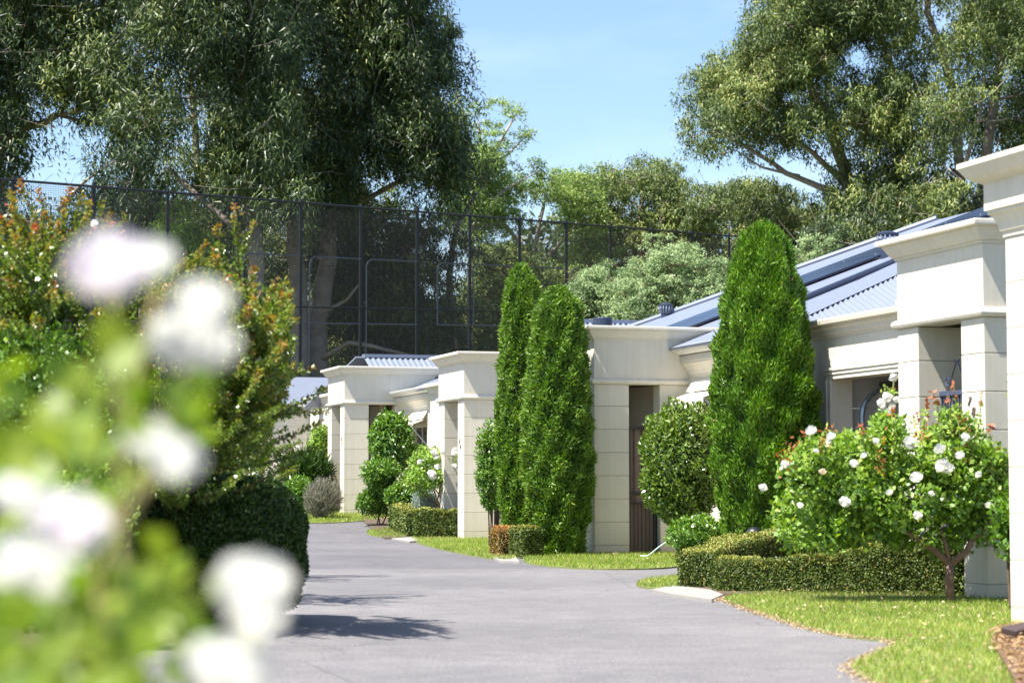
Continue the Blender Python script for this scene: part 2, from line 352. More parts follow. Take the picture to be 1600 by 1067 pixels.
def sheet(name, poly, mat, dz, parent=None, skirt=0.06, sub=2, kind='structure'):
    bm = bmesh.new()
    vs = [bm.verts.new((p[0], p[1], 0)) for p in poly]
    bm.faces.new(vs); bmesh.ops.triangulate(bm, faces=bm.faces[:])
    for _ in range(sub): bmesh.ops.subdivide_edges(bm, edges=[e for e in bm.edges if e.calc_length() > 0.6], cuts=1, use_grid_fill=True)
    bmesh.ops.triangulate(bm, faces=bm.faces[:])
    for v in bm.verts: v.co.z = gf(v.co.y) + dz
    if skirt > 0:
        be = [e for e in bm.edges if len(e.link_faces) == 1]
        r = bmesh.ops.extrude_edge_only(bm, edges=be)
        for v in [q for q in r['geom'] if isinstance(q, bmesh.types.BMVert)]: v.co.z -= skirt
    bmesh.ops.recalc_face_normals(bm, faces=bm.faces)
    me = bpy.data.meshes.new(name); bm.to_mesh(me); bm.free()
    if sum(p.normal.z * p.area for p in me.polygons) < 0: me.flip_normals()
    o = link(name, me, mat, parent)
    return tag(o, kind=kind) if kind else o
road_poly = [(-4.5, -6), (9, -6), (9, 12), (12, 26), (14, 60), (-12, 68), (-9, 44), (-5.2, 30), (-3.0, 22), (-2.6, 13)]
def dens(poly, n=3):
    out = []
    for i in range(len(poly)):
        a = poly[i]; b = poly[(i + 1) % len(poly)]
        for k in range(n): out.append((a[0] + (b[0] - a[0]) * k / n, a[1] + (b[1] - a[1]) * k / n))
    return out
def smooth_poly(poly, it=2):
    for _ in range(it):
        q = []
        for i in range(len(poly)):
            a = poly[i]; b = poly[(i + 1) % len(poly)]
            q += [(a[0] * .75 + b[0] * .25, a[1] * .75 + b[1] * .25), (a[0] * .25 + b[0] * .75, a[1] * .25 + b[1] * .75)]
        poly = q
    return poly
me_road = terrain_mesh('driveway', np.linspace(-14, 16, 31), np.concatenate([np.linspace(-6, 34, 21), np.linspace(35, 66, 32)]), 0.0)
tag(link('driveway', me_road, M_asph), kind='structure')
# left garden bed
bed = [(-16, -5), (-0.55, -5), (-0.9, 3), (-2.0, 8), (-2.55, 12.8), (-2.35, 15.2), (-1.95, 17.2), (-2.3, 19.5), (-3.4, 24), (-6, 32), (-12, 42), (-16, 42)]
sheet('garden_bed', smooth_poly(bed, 1), M_soil, 0.03)

def gp(pts): return [tuple(G(x, y)[:2]) for x, y in pts]
def inpoly(px, py, poly):
    c = np.zeros(len(px), bool); n = len(poly)
    for i in range(n):
        x1, y1 = poly[i]; x2, y2 = poly[(i + 1) % n]
        k = ((y1 > py) != (y2 > py)) & (px < (x2 - x1) * (py - y1) / (y2 - y1 + 1e-12) + x1)
        c ^= k
    return c
def grass_on(name, poly, per_m2, h, w, holes=(), dryedge=None):
    a = np.array(poly); lo = a.min(0); hi = a.max(0); n = int(per_m2 * np.prod(hi - lo))
    px = rng.uniform(lo[0], hi[0], n); py = rng.uniform(lo[1], hi[1], n)
    k = inpoly(px, py, poly); px = px[k]; py = py[k]; n = len(px)
    pos = np.stack([px, py, g(py) + 0.015], 1)
    dr = np.stack([rng.normal(size=n) * .45, rng.normal(size=n) * .45, np.ones(n)], 1)
    hh = h * rng.uniform(.45, 1.25, n)
    patch = np.sin(px * 2.3 + 1.0) * np.cos(py * 1.9) * .12 + np.sin(px * 7.1 + py * 3.3) * .07
    t = np.clip(rng.beta(2.2, 2.6, n) + patch, 0, .95); t[rng.random(n) < .06] = 1.0
    o = leafobj(name, [tris(pos, dr, hh, np.full(n, w * .8), t, jit(n))], L_blade, None)
    return tag(o, kind='stuff')
lawns = {
 'near': ([(1108, 932), (1180, 958), (1260, 984), (1330, 998), (1388, 1003), (1404, 1009), (1380, 1021), (1345, 1034), (1326, 1047), (1345, 1060), (1400, 1085), (1480, 1140), (1640, 1140), (1700, 1000), (1640, 930), (1500, 926), (1300, 926)], 1500, .05, .012),
 'tongue': ([(990, 914), (1010, 907), (1060, 901), (1100, 905), (1085, 918), (1050, 922), (1005, 920)], 1300, .05, .013),
 'middle': ([(812, 878), (850, 886), (930, 891), (1064, 889), (1075, 876), (1060, 862), (900, 858), (830, 866)], 1000, .065, .016),
 'strip': ([(640, 845), (700, 862), (770, 875), (800, 878), (812, 868), (760, 832), (700, 828), (650, 838)], 900, .06, .018),
 'nib': ([(571, 832), (585, 828), (640, 828), (648, 838), (620, 842), (580, 838)], 800, .06, .018),
 'far': ([(430, 818), (520, 818), (585, 813), (640, 806), (640, 794), (430, 794)], 650, .07, .022),
}
for k, (pts, den, h, w) in lawns.items():
    poly = smooth_poly(gp(pts), 2)
    sheet('lawn', poly, M_turf, 0.02)
    grass_on('grass', poly, den, h, w)
# garden soil where the shrubs stand, concrete edging
for pts in [[(1066, 924), (1110, 930), (1300, 936), (1540, 938), (1560, 905), (1500, 870), (1250, 860), (1110, 872), (1090, 890), (1062, 905)],
            [(600, 842), (720, 845), (728, 820), (660, 812), (600, 806), (560, 806)],
            [(1000, 868), (1090, 868), (1110, 850), (1000, 850)]]:
    sheet('planting_soil', gp(pts), M_soil, 0.026)
for pts in [[(1018, 925), (1050, 932), (1112, 941), (1130, 933), (1110, 925), (1050, 918)],
            [(768, 873), (782, 879), (812, 880), (806, 873), (780, 870)],
            [(612, 843), (640, 848), (662, 846), (645, 841)]]:
    sheet('concrete_edging', gp(pts), M_conc, 0.03)
# mulch and slab beside the nearest villa
sheet('mulch_bed', gp([(1552, 1000), (1560, 1030), (1582, 1067), (1600, 1110), (1700, 1110), (1660, 990), (1580, 990)]), M_mulch, 0.05)

# dead leaves on the grass and dry clippings along its edge
def litter(name, region, n, size, z=0.05):
    px = []; 
    a = np.array(region); lo = a.min(0); hi = a.max(0)
    x = rng.uniform(lo[0], hi[0], n * 4); y = rng.uniform(lo[1], hi[1], n * 4); k = inpoly(x, y, region)
    x = x[k][:n]; y = y[k][:n]; n = len(x)
    pos = np.stack([x, y, g(y) + z + rng.uniform(0, .015, n)], 1)
    dr = np.stack([rng.normal(size=n), rng.normal(size=n), rng.normal(size=n) * .25], 1)
    return leaves(pos, dr, size * rng.uniform(.6, 1.4, n), size * .5, rng.random(n), roll=np.tile([[0, 0, 1.]], (n, 1)), fold=.2)
ed = gp([(1108, 932), (1180, 958), (1260, 984), (1330, 998), (1388, 1003), (1404, 1009), (1380, 1021), (1345, 1034), (1326, 1047), (1345, 1060), (1400, 1085)])
parts = [litter('x', gp(lawns['near'][0]), 280, .04), litter('x', gp(lawns['middle'][0]), 60, .05), litter('x', gp(lawns['strip'][0]), 50, .05)]
ep = []
for i in range(len(ed) - 1):
    a = np.array(ed[i]); b = np.array(ed[i + 1]); m = int(np.linalg.norm(b - a) * 300)
    tt = rng.random(m)[:, None]; q = a + (b - a) * tt + rng.normal(size=(m, 2)) * .045; ep.append(q)
ep = np.concatenate(ep); n = len(ep)
parts.append(leaves(np.c_[ep, np.full(n, .02)], np.c_[rng.normal(size=(n, 2)), rng.normal(size=n) * .3], .022, .010, rng.random(n) * .6 + .3))
tag(leafobj('leaf_litter', parts, L_dead, None), kind='stuff')
mp_ = litter('x', gp([(1545, 1000), (1560, 1030), (1582, 1067), (1600, 1110), (1700, 1110), (1660, 990), (1580, 985)]), 900, .05, .06)
mp_ = (mp_[0], mp_[1] * .45); tag(leafobj('bark_chips', [mp_], L_dead, None), kind='stuff')

# ------------------------------------------------------------------ villas
ZT, ZC, ZM1, ZM0 = 3.58, 3.37, 2.76, 2.67
CORN = [(0, 0), (.02, 0), (.02, .025), (.045, .03), (.055, .05), (.06, .055), (.075, .075), (.10, .12), (.115, .135), (.115, .15), (.16, .155), (.165, .17), (.165, .20), (.16, .21), (0, .212)]
BEAD = [(0, 0), (.02, 0), (.045, .015), (.055, .04), (.045, .068), (.02, .085), (0, .09)]
JOINTS = [0.155 + 0.362 * i for i in range(7)]
block_cache = {}
def block_mesh(w, d, h):
    k = (round(w, 3), round(d, 3), round(h, 3))
    if k not in block_cache:
        me = bpy.data.meshes.new('block'); bm = bmesh.new(); bmesh.ops.create_cube(bm, size=1)
        for v in bm.verts: v.co = Vector((v.co.x * w, v.co.y * d, (v.co.z + .5) * h))
        bmesh.ops.bevel(bm, geom=bm.edges[:], offset=.005, segments=1, affect='EDGES'); bm.to_mesh(me); bm.free()
        me.materials.append(M_wall); block_cache[k] = me
    return block_cache[k]
def pillar(root, x0, x1, y0, y1, top=ZM0, name='pillar', joints=JOINTS):
    o = MB().box((x0 + .012, y0 + .012, -.3), (x1 - .012, y1 - .012, top)).build(name, M_joint, root)
    zs = [-.3] + list(joints) + [top]
    for a, b in zip(zs[:-1], zs[1:]):
        if b - a < .05: continue
        c = link('block', block_mesh(x1 - x0, y1 - y0, b - a - .006), None, o); c.location = ((x0 + x1) / 2, (y0 + y1) / 2, a + .003)
    return o
def portico(root, W=2.6, D=1.95, z=0.0, frontopen=(0.57, 1.10), pw=0.45):
    rect = [(0, 0), (W, 0), (W, D), (0, D)]
    m = MB()
    for a, b in (((0, 0, ZM0 + .003), (W, .25, ZT - .01)), ((0, .25, ZM0 + .003), (.25, D - .25, ZT - .01)), ((0, D - .25, ZM0 + .003), (W, D, ZT - .01)), ((W - .25, .25, ZM0 + .003), (W, D - .25, ZT - .01)), ((.25, .25, ZM0 + .05), (W - .25, D - .25, ZM0 + .12)), ((.25, .25, ZT - .16), (W - .25, D - .25, ZT - .06))):
        m.box(a, b)
    m.build('parapet', M_wall, root)
    MB().sweep([(o, ZC + h) for o, h in CORN], rect, True).build('cornice', M_trim, root, smooth=False)
    MB().sweep([(o, ZM0 + h) for o, h in BEAD], rect, True).build('string_moulding', M_trim, root)
    MB().box((0.003, .003, ZT - .02), (W - .003, D - .003, ZT + .001)).build('parapet_capping', M_trim, root)
    pillar(root, 0, frontopen[0], 0, pw)
    pillar(root, 0, .9, D - pw, D, name='rear_pillar')
    pillar(root, frontopen[1], W, 0, .3, name='wall_pier', joints=[])
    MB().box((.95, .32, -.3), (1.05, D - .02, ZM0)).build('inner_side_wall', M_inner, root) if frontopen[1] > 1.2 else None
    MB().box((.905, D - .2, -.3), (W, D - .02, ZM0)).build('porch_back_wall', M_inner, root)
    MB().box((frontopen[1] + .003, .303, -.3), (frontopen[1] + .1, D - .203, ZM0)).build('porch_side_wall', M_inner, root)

def scroll(cx, cz, r, turns=1.25, a0=0.0, sgn=1, n=22):
    out = []
    for i in range(n):
        t = i / (n - 1); a = a0 + sgn * t * turns * 2 * math.pi; rr = r * (1 - .82 * t)
        out.append((cx + rr * math.cos(a), cz + rr * math.sin(a)))
    return out
def gate(name, loc, rz, Wd, H, mat, label, board=True, scrolltop=False):
    r = empty(name, loc, rz); tag(r, label, 'gate')
    MB().box((0, 0, 0), (.05, .05, H)).box((Wd - .05, 0, 0), (Wd, .05, H)).box((.05, .004, H - .045), (Wd - .05, .046, H)).box((.05, .004, .03), (Wd - .05, .046, .07)).box((.05, .008, .80), (Wd - .05, .042, .825)).box((.05, .008, .955), (Wd - .05, .042, .98)).build('gate_frame', mat, r)
    nb = max(2, int(round((Wd - .1) / .062)))
    for i in range(1, nb):
        x = .05 + (Wd - .1) * i / nb
        MB().box((x - .007, .018, .07), (x + .007, .032, .80)).build('bar', mat, r)
        if i % 2 == 1 or scrolltop: MB().box((x - .007, .018, .98), (x + .007, .032, H - .045)).build('bar', mat, r)
    for sx, sg in ((.12, 1), (Wd - .12, -1)):
        pts = scroll(sx, .885, .055, 1.3, math.pi / 2, sg)
        MB().tube([(sx - sg * -.12, .025, .945)] + [(x, .025, z) for x, z in pts], .006, 5).build('scroll', mat, r)
    if scrolltop:
        for q, sg in ((.30, 1), (Wd - .30, -1)):
            pts = scroll(q, H + .10, .05, 1.2, -math.pi / 2, -sg)
            pp = [(q + sg * .25, H + .30), (q + sg * .18, H + .27), (q + sg * .10, H + .16), (q + sg * .04, H + .05)]
            MB().tube([(x, .025, z) for x, z in pp] + [(x, .025, z) for x, z in pts], .008, 6).build('top_scroll', mat, r)
        MB().box((-.05, -.01, H - .05), (0.0, .06, H + .06)).build('latch', mat, r)
    if board:
        nbd = 4
        for i in range(nbd):
            a = .052 + (Wd - .104) * i / nbd; b = .052 + (Wd - .104) * (i + 1) / nbd
            MB().box((a + .002, .055, .05), (b - .002, .075, H - .05)).build('backing_board', M_brown, r)
    return r

def corrugated(name, root, org_u, org_v, z0, wid, run, slope, rot90=False, pitch=.076, amp=.017, poly=None):
    """sheet with real corrugations; ribs run along the slope. local x = v, y = u. drops towards -u."""
    n = int(wid / pitch * 6); me = MB()
    vs = []; fs = []
    for i in range(n + 1):
        x = org_v + wid * i / n; h = amp * math.sin(2 * math.pi * (x / pitch))
        t = i / n
        top = poly(t) if poly else (org_u, z0)
        rn = run(top) if callable(run) else run
        vs += [(x, top[0], top[1] + h), (x, top[0] - rn, top[1] - rn * slope + h)]
    for i in range(n): fs.append((2 * i, 2 * i + 2, 2 * i + 3, 2 * i + 1))
    me.add(vs, fs)
    return me.build(name, M_roof, root, smooth=True)
def slab(m, pts, th=.03):
    """a thin solid from a planar polygon"""
    vs = [Vector(p) for p in pts]; nrm = (vs[1] - vs[0]).cross(vs[2] - vs[0]).normalized()
    if nrm.z < 0: nrm = -nrm
    n = len(vs)
    m.add(list(vs) + [p - nrm * th for p in vs], [tuple(range(n)), tuple(range(2 * n - 1, n - 1, -1))] + [(i, (i + 1) % n, n + (i + 1) % n, n + i) for i in range(n)])
def vent(root, p, r=.16, h=.22, mat=None):
    m = MB(); mat = mat or M_navy
    m.tube([(p[0], p[1], p[2] - .3), (p[0], p[1], p[2])], r * .72, 14).tube([(p[0], p[1], p[2] + h - .03), (p[0], p[1], p[2] + h), (p[0], p[1], p[2] + h + .035)], [r * 1.08, r * 1.1, r * .6], 16)
    b = m.build('roof_vent', mat, root)
    for k in range(14):
        a = 2 * math.pi * k / 14; c, s = math.cos(a), math.sin(a)
        MB().tube([(p[0] + r * .74 * c, p[1] + r * .74 * s, p[2] - .01), (p[0] + r * 1.03 * c, p[1] + r * 1.03 * s, p[2] + h * .5), (p[0] + r * .98 * c, p[1] + r * .98 * s, p[2] + h - .02)], [.014, .02, .014], 4).build('fin', M_cap, b)

def villa(v0, u0, label, z=None):
    p = RW(v0, u0); z = gf(p.y) if z is None else z
    r = empty('villa', (p.x, p.y, z), ROT); tag(r, label, 'house', 'cream villas along the driveway')
    return r
GUT = [(0, 0), (.02, 0), (.07, .03), (.11, .07), (.12, .09), (.13, .12), (.13, .13), (.10, .13), (0, .12)]
WCORN = [(0, 0), (.02, 0), (.02, .03), (.05, .04), (.06, .10), (.09, .13), (.09, .16), (.16, .17), (.17, .22), (.16, .24), (0, .245)]
OGEE = [(0, 0), (.015, 0), (.015, .04), (.03, .05), (.05, .10), (.10, .17), (.13, .20), (.13, .225), (.15, .23), (.15, .33), (0, .335)]

def garage_wall(r, x, ya, yb, oa, ob, top=3.02, oh=2.47, inner=True):
    """wall facing the road (-x) at x from y=ya..yb with opening oa..ob"""
    T = .28
    m = MB()
    m.box((x, ya, -.3), (x + T, oa, top)).box((x, ob, -.3), (x + T, yb, top)).box((x, oa, oh), (x + T, ob, top))
    m.build('garage_wall', M_wall, r)
    path = [(x, yb), (x, ya)]
    MB().sweep([(o * 1.0, top - .005 + h) for o, h in WCORN], [(x, ya), (x, yb)][::-1]).build('wall_cornice', M_trim, r)
    # architrave
    A = [(0, -.0), (.03, 0), (.03, .05), (.045, .06), (.045, .10), (.06, .11), (.06, .145), (0, .15)]
    MB().sweep([(o, oh + h) for o, h in A], [(x, ob + .15), (x, oa - .15)]).build('lintel_moulding', M_trim, r)
    MB().box((x - .035, ob + .002, 0), (x - .002, ob + .09, oh - .002)).box((x - .05, ob + .093, 0), (x - .002, ob + .15, oh - .002)).build('jamb_moulding', M_trim, r)
    if inner:
        # garage room behind: far wall of panels faces the viewer
        MB().box((x + T, oa - 3.0, -.02), (x + 6, ob + .5, 0.0)).build('garage_floor', M_conc, r)
        MB().box((x + T + .002, oa - 3.0, 2.62), (x + 6, ob + .5, 2.7)).build('garage_ceiling', M_garwall, r)
        for k in range(5):
            MB().box((x + T + .002, ob + .12, .02 + k * .52), (x + 6, ob + .16, .535 + k * .52)).build('garage_panel', M_garwall, r, bevel=.004)
        MB().box((x + 6, oa - 3, 0), (x + 6.1, ob + .5, 2.6)).build('garage_back_wall', M_garwall, r)
        tr = [(x + T + .12, ob - .03, 0), (x + T + .12, ob - .03, 2.0)]
        for a in range(1, 7):
            t = a / 6 * math.pi / 2; tr.append((x + T + .12 + .40 * (1 - math.cos(t)), ob - .03, 2.0 + .36 * math.sin(t)))
        tr.append((x + 3.2, ob - .03, 2.36))
        MB().tube(tr, .035, 6).build('door_track', M_galv, r)
        MB().box((x + T + .35, oa + .1, 2.38), (x + 3.0, ob - .07, 2.44)).build('raised_garage_door', M_garroof, r)

def window_wall(r, x, ya, yb, wy0, wy1, top=2.80, gz=3.14, pipe=True):
    """wall with ogee cornice, gutter and an awning window; faces -x, y from ya to yb"""
    T = .2
    MB().box((x, ya, -.3), (x + T, wy0, top)).box((x, wy1, -.3), (x + T, yb, top)).box((x, wy0, 2.45), (x + T, wy1, top)).box((x, wy0, -.3), (x + T, wy1, .8)).build('wall', M_wall, r)
    MB().sweep([(o, top + h) for o, h in OGEE], [(x, yb - .003), (x, ya)]).build('wall_cornice', M_trim, r)
    MB().sweep([(o, gz + h) for o, h in GUT], [(x - .17, yb - .003), (x - .17, ya)]).build('gutter', M_alu, r)
    w = MB().box((x + .04, wy0 + .002, .802), (x + .10, wy0 + .07, 2.448)).box((x + .04, wy1 - .07, .802), (x + .10, wy1 - .002, 2.448)).box((x + .04, wy0 + .07, .802), (x + .10, wy1 - .07, .87)).box((x + .04, wy0 + .07, 2.38), (x + .10, wy1 - .07, 2.448)).box((x + .045, (wy0 + wy1) / 2 - .025, .87), (x + .095, (wy0 + wy1) / 2 + .025, 2.38)).build('window', M_alu, r)
    MB().box((x + .065, wy0 + .07, .87), (x + .075, (wy0 + wy1) / 2 - .025, 2.38)).build('pane', M_glass, w)
    MB().box((x + .065, (wy0 + wy1) / 2 + .025, .87), (x + .075, wy1 - .07, 2.38)).build('pane', M_glass, w)
    # two-tier canvas awning
    aw = empty('awning', (0, 0, 0)); aw.parent = r
    m = MB(); slab(m, [(x - .02, wy0 - .08, 2.74), (x - .02, wy1 + .05, 2.74), (x - .14, wy1 + .05, 2.56), (x - .14, wy0 - .08, 2.56)], .02); m.build('awning_hood', M_awn, aw)
    m = MB(); slab(m, [(x - .08, wy0 - .06, 2.54), (x - .08, wy1 + .03, 2.54), (x - .42, wy1 + .03, 2.42), (x - .42, wy0 - .06, 2.42)], .012)
    m.box((x - .432, wy0 - .06, 2.18), (x - .42, wy1 + .03, 2.425)); m.build('awning_canvas', M_awn, aw)
    for yy in (wy0 - .07, wy1 + .04):
        MB().tube([(x - .02, yy, 1.95), (x - .42, yy, 2.40)], .012, 6).build('awning_arm', M_galv, aw)
    if pipe:
        hd = MB().box((x - .17, ya + .10, 2.42), (x - .005, ya + .34, 2.86)).build('rain_head', M_alu, r, bevel=.01)
        MB().tube([(x - .09, ya + .22, 2.42), (x - .09, ya + .22, -.1)], .042, 10).build('downpipe', M_alu, r)

# --- villa B: nearest full portico, garage and window bay, large steel roof
B0 = (10.0, 18.4)
def Lc(b, v, u): return (v - b[0], u - b[1])
vb = villa(*B0, 'cream villa with open garage and tall shadowed portico behind the white rose bush')
portico(vb, frontopen=(1.2, 1.9), W=2.9, D=1.8)
garage_wall(vb, 2.0, 1.75, 9.4, 2.9, 7.75)
MB().box((2.0, 1.95, 3.27), (2.35, 5.9, 3.36)).build('wall_upstand', M_trim, vb)
window_wall(vb, 2.34, 9.4, 13.9, 12.25, 13.6, pipe=False)
def roof_road(v): return 3.25 + .4 * (v - 12.0)
def Q(b, v, u, z): return (v - b[0], u - b[1], z)
m = MB(); slab(m, [Q(B0, 12.0, 30.15, roof_road(12.0)), Q(B0, 12.0, 43.5, roof_road(12.0)), Q(B0, 19, 36.7, roof_road(19)), Q(B0, 19, 30.3, roof_road(19))], .04)
m.build('road_side_roof', M_roof, vb)
m = MB(); slab(m, [Q(B0, 19, 30.3, roof_road(19)), Q(B0, 19, 36.7, roof_road(19)), Q(B0, 26, 43.5, 3.25), Q(B0, 26, 24, 3.25)], .04); m.build('rear_roof', M_roof, vb)
m = MB(); slab(m, [Q(B0, 12.0, 43.5, 3.25), Q(B0, 26, 43.5, 3.25), Q(B0, 19, 36.7, roof_road(19))], .04); m.build('far_roof', M_roof, vb)
# near face whose corrugations run down towards the viewer
def edgeB(t):
    v = 12.15 + (17.6 - 12.15) * t; u = 28.3 + (v - 12.15) * .345; z = 3.55 + (v - 12.76) * .405
    return (u - B0[1], z)
corrugated('corrugated_roof', vb, 0, 12.15 - B0[0], 0, 5.45, lambda top: (top[1] - 3.10) / .4, .40, poly=edgeB, pitch=.095, amp=.018)
m = MB()
pts = []
for t in np.linspace(0, 1, 8):
    e = edgeB(t); v = 12.15 + 5.45 * t - B0[0]; pts.append((v, e[0], e[1]))
top = [(p[0], p[1] - .10, p[2] - .015) for p in pts]; mid = [(p[0] + .0, p[1] + .35, p[2] + .12) for p in pts]
far = []
for p in pts:
    v = p[0] + B0[0]; far.append((p[0], 30.16 - B0[1], roof_road(max(v, 12)) + .035))
n = len(pts)
m.add(top + mid + far, [(i, i + 1, n + i + 1, n + i) for i in range(n - 1)] + [(n + i, n + i + 1, 2 * n + i + 1, 2 * n + i) for i in range(n - 1)])
m.build('ridge_flashing', M_cap, vb)
MB().tube([(p[0], p[1] + .02, p[2] + .06) for p in far], .05, 8).build('ridge_roll', M_navy, vb)
MB().tube([Q(B0, 12.0, 43.4, 3.27), Q(B0, 19, 36.7, roof_road(19) + .03)], .06, 8).build('hip_capping', M_cap, vb)
# dark solar panels laid in two columns up the slope
for c in range(2):
    for k in range(4):
        va = 12.9 + k * 1.62; ua = 34.3 + c * 1.25 - (va - 12.9) * .42
        m = MB(); slab(m, [Q(B0, va, ua, roof_road(va) + .07), Q(B0, va, ua + 1.22, roof_road(va) + .07), Q(B0, va + 1.6, ua + 1.22 - .67, roof_road(va + 1.6) + .07), Q(B0, va + 1.6, ua - .67, roof_road(va + 1.6) + .07)], .035)
        sp_ = m.build('solar_panel', M_panel, vb)
        MB().box((va - B0[0] + .02, ua + .5 - B0[1], roof_road(va) + .08), (va - B0[0] + .08, ua + .54 - B0[1], roof_road(va) + .10)).build('panel_clamp', M_galv, sp_)
p1 = P(1387, 384, 36); q = toVU(p1); vent(vb, (q[0] - B0[0], q[1] - B0[1], p1.z), r=.17, h=.20)
p1 = P(1040, 489, 43); q = toVU(p1); vent(vb, (q[0] - B0[0], q[1] - B0[1], p1.z), r=.13, h=.16)
gate('garden_gate', (*RW(10.22, 19.9)[:2], 0), ROT - math.pi / 2, 1.0, 2.02, M_gatesunlit, 'iron gate tinted blue grey for sunlight, with curled scroll top set in the portico behind the roses', board=False, scrolltop=True)

# house number on the front pillar of each portico, road side
def number(root, txt, y, z, size=.12):
    cu = bpy.data.curves.new('numeral', 'FONT'); cu.body = txt; cu.size = size; cu.extrude = .006; cu.shear = .3; cu.align_x = 'CENTER'
    o = bpy.data.objects.new('tmp', cu); C.objects.link(o); dg = bpy.context.evaluated_depsgraph_get(); dg.update()
    me = bpy.data.meshes.new_from_object(o.evaluated_get(dg)); bpy.data.objects.remove(o)
    me.materials.clear(); me.materials.append(M_solder)
    q = bpy.data.objects.new('house_number', me); C.objects.link(q); q.parent = root
    q.location = (-.008, y, z); q.rotation_euler = (math.pi / 2, 0, -math.pi / 2)
number(vb, '7', .30, 1.84); number(vb, '8', .22, 1.74)

# --- villa C: the middle portico behind the cypresses
C0 = (10.76, 32.3)
vc = villa(*C0, 'cream villa with brown backed gate behind the pair of cypresses')
portico(vc, W=2.8, frontopen=(.575, 1.09))
MB().box((1.5, 1.95, -.3), (1.75, 7.9, 3.0)).build('side_wall', M_wall, vc)
MB().sweep([(o, 3.0 + h) for o, h in WCORN], [(1.5, 7.9), (1.5, 1.95)]).build('wall_cornice', M_trim, vc)
corrugated('corrugated_roof', vc, 46.0 - C0[1], 14.0 - C0[0], 4.72, 5.0, 5.0, .40, pitch=.13, amp=.026)
MB().box((14.0 - C0[0], 45.93 - C0[1], 4.70), (19.0 - C0[0], 46.25 - C0[1], 4.79)).build('ridge_capping', M_cap, vc)
m = MB(); slab(m, [Q(C0, 14, 46.1, 4.74), Q(C0, 19, 46.1, 4.74), Q(C0, 19, 52, 2.6), Q(C0, 14, 52, 2.6)], .04); m.build('rear_roof', M_roof, vc)
p1 = P(942, 508, 43.0); q = toVU(p1)
MB().tube([(q[0] - C0[0], q[1] - C0[1], p1.z - .3), (q[0] - C0[0], q[1] - C0[1], p1.z + .13), (q[0] - C0[0], q[1] - C0[1], p1.z + .15)], [.19, .19, .17], 20).build('drum_vent', M_navy, vc)
gate('garden_gate', (*RW(10.76 + .59, 32.42)[:2], 0), ROT, .49, 2.02, M_black, 'narrow black iron gate with scroll and brown boards beside the middle pillar')

# --- villa D: portico left of the cypresses
D0 = (10.74, 40.1)
vd = villa(*D0, 'cream villa left of the cypresses with bare stemmed white roses before its pillar')
portico(vd, W=2.8, frontopen=(.60, 1.15))
garage_wall(vd, 1.0, 1.9, 6.6, 2.6, 5.4, inner=False)
MB().box((1.28, 2.4, -.2), (1.33, 5.6, 2.55)).build('garage_door', M_garwall, vd)
window_wall(vd, 1.35, 6.6, 10.95, 8.3, 9.6)
m = MB(); slab(m, [Q(D0, 11.5, 42.0, 3.22), Q(D0, 12.0, 52.0, 3.22), Q(D0, 13.4, 50.6, 3.78), Q(D0, 13.4, 42, 3.78)], .04); m.build('road_side_roof', M_roof, vd)
MB().tube([Q(D0, 12.0, 52.0, 3.25), Q(D0, 13.4, 50.6, 3.80)], .05, 6).build('hip_capping', M_cap, vd)
gate('garden_gate', (*RW(D0[0] + .28, D0[1] + 1.5)[:2], vd.location.z), ROT - math.pi / 2, 1.0, 2.05, M_black, 'black iron gate seen edge on behind the rose with bare stems', board=False)
number(vd, '7', .30, 1.84); number(vd, '6', .22, 1.74)

# --- villa E: furthest clear portico
E0 = (10.70, 51.0)
ve = villa(*E0, 'furthest cream villa portico with lavender at its foot', z=0.36)
portico(ve, W=3.0, frontopen=(.60, 1.25))
MB().box((1.2, 1.95, -.3), (1.45, 12, 3.0)).build('side_wall', M_wall, ve)
MB().sweep([(o, 3.0 + h) for o, h in WCORN], [(1.2, 12), (1.2, 1.95)]).build('wall_cornice', M_trim, ve)
corrugated('corrugated_roof', ve, 57.5 - E0[1], 12.6 - E0[0], 4.20, 5.0, 4.0, .42, pitch=.15, amp=.024)
MB().box((12.6 - E0[0], 57.4 - E0[1], 4.19), (17.6 - E0[0], 57.75 - E0[1], 4.28)).build('ridge_capping', M_cap, ve)
m = MB(); slab(m, [Q(E0, 12.4, 57.6, 4.22), Q(E0, 17.6, 57.6, 4.22), Q(E0, 17.6, 62, 2.8), Q(E0, 11.4, 60, 2.9)], .04); m.build('rear_roof', M_roof, ve)
gate('garden_gate', (*RW(E0[0] + .60, E0[1] + .12)[:2], .36), ROT, .65, 2.02, M_black, 'black iron gate beside the furthest pillar and the clipped ivy green shrub', board=False)
number(ve, '7', .30, 1.80); number(ve, '5', .22, 1.70)

# --- villa F: low pale house glimpsed far left behind the myrtle
F0 = toVU(P(402, 700, 62)); 
vf = villa(F0[0], F0[1], 'low pale house glimpsed behind the orange tipped myrtle', z=0.55)
MB().box((0, 0, -.4), (5.4, .25, 2.6)).box((0, .25, -.4), (.25, 6, 2.6)).build('wall', M_wall, vf)
for k in range(7): MB().box((-.015, -.018, .02 + k * .37), (5.4, -.002, .375 + k * .37)).build('block_course', M_wall, vf)
MB().sweep([(o * 1.1, 2.6 + h) for o, h in WCORN], [(0, 6), (0, 0), (5.4, 0)]).build('wall_cornice', M_trim, vf)
m = MB(); slab(m, [(-.1, -.1, 2.86), (5.5, -.1, 2.86), (4.2, 3.0, 3.8), (1.2, 3.0, 3.8)], .04); m.build('front_roof', M_roof, vf)
m = MB(); slab(m, [(-.1, -.1, 2.86), (1.2, 3.0, 3.8), (-.1, 6, 2.86)], .04); m.build('side_roof', M_roof, vf)
fw = MB().box((1.72, -.05, 1.0), (2.35, -.019, 1.85)).build('window', M_brown, vf)
MB().box((1.77, -.055, 1.05), (2.30, -.051, 1.80)).build('pane', M_inner, fw)

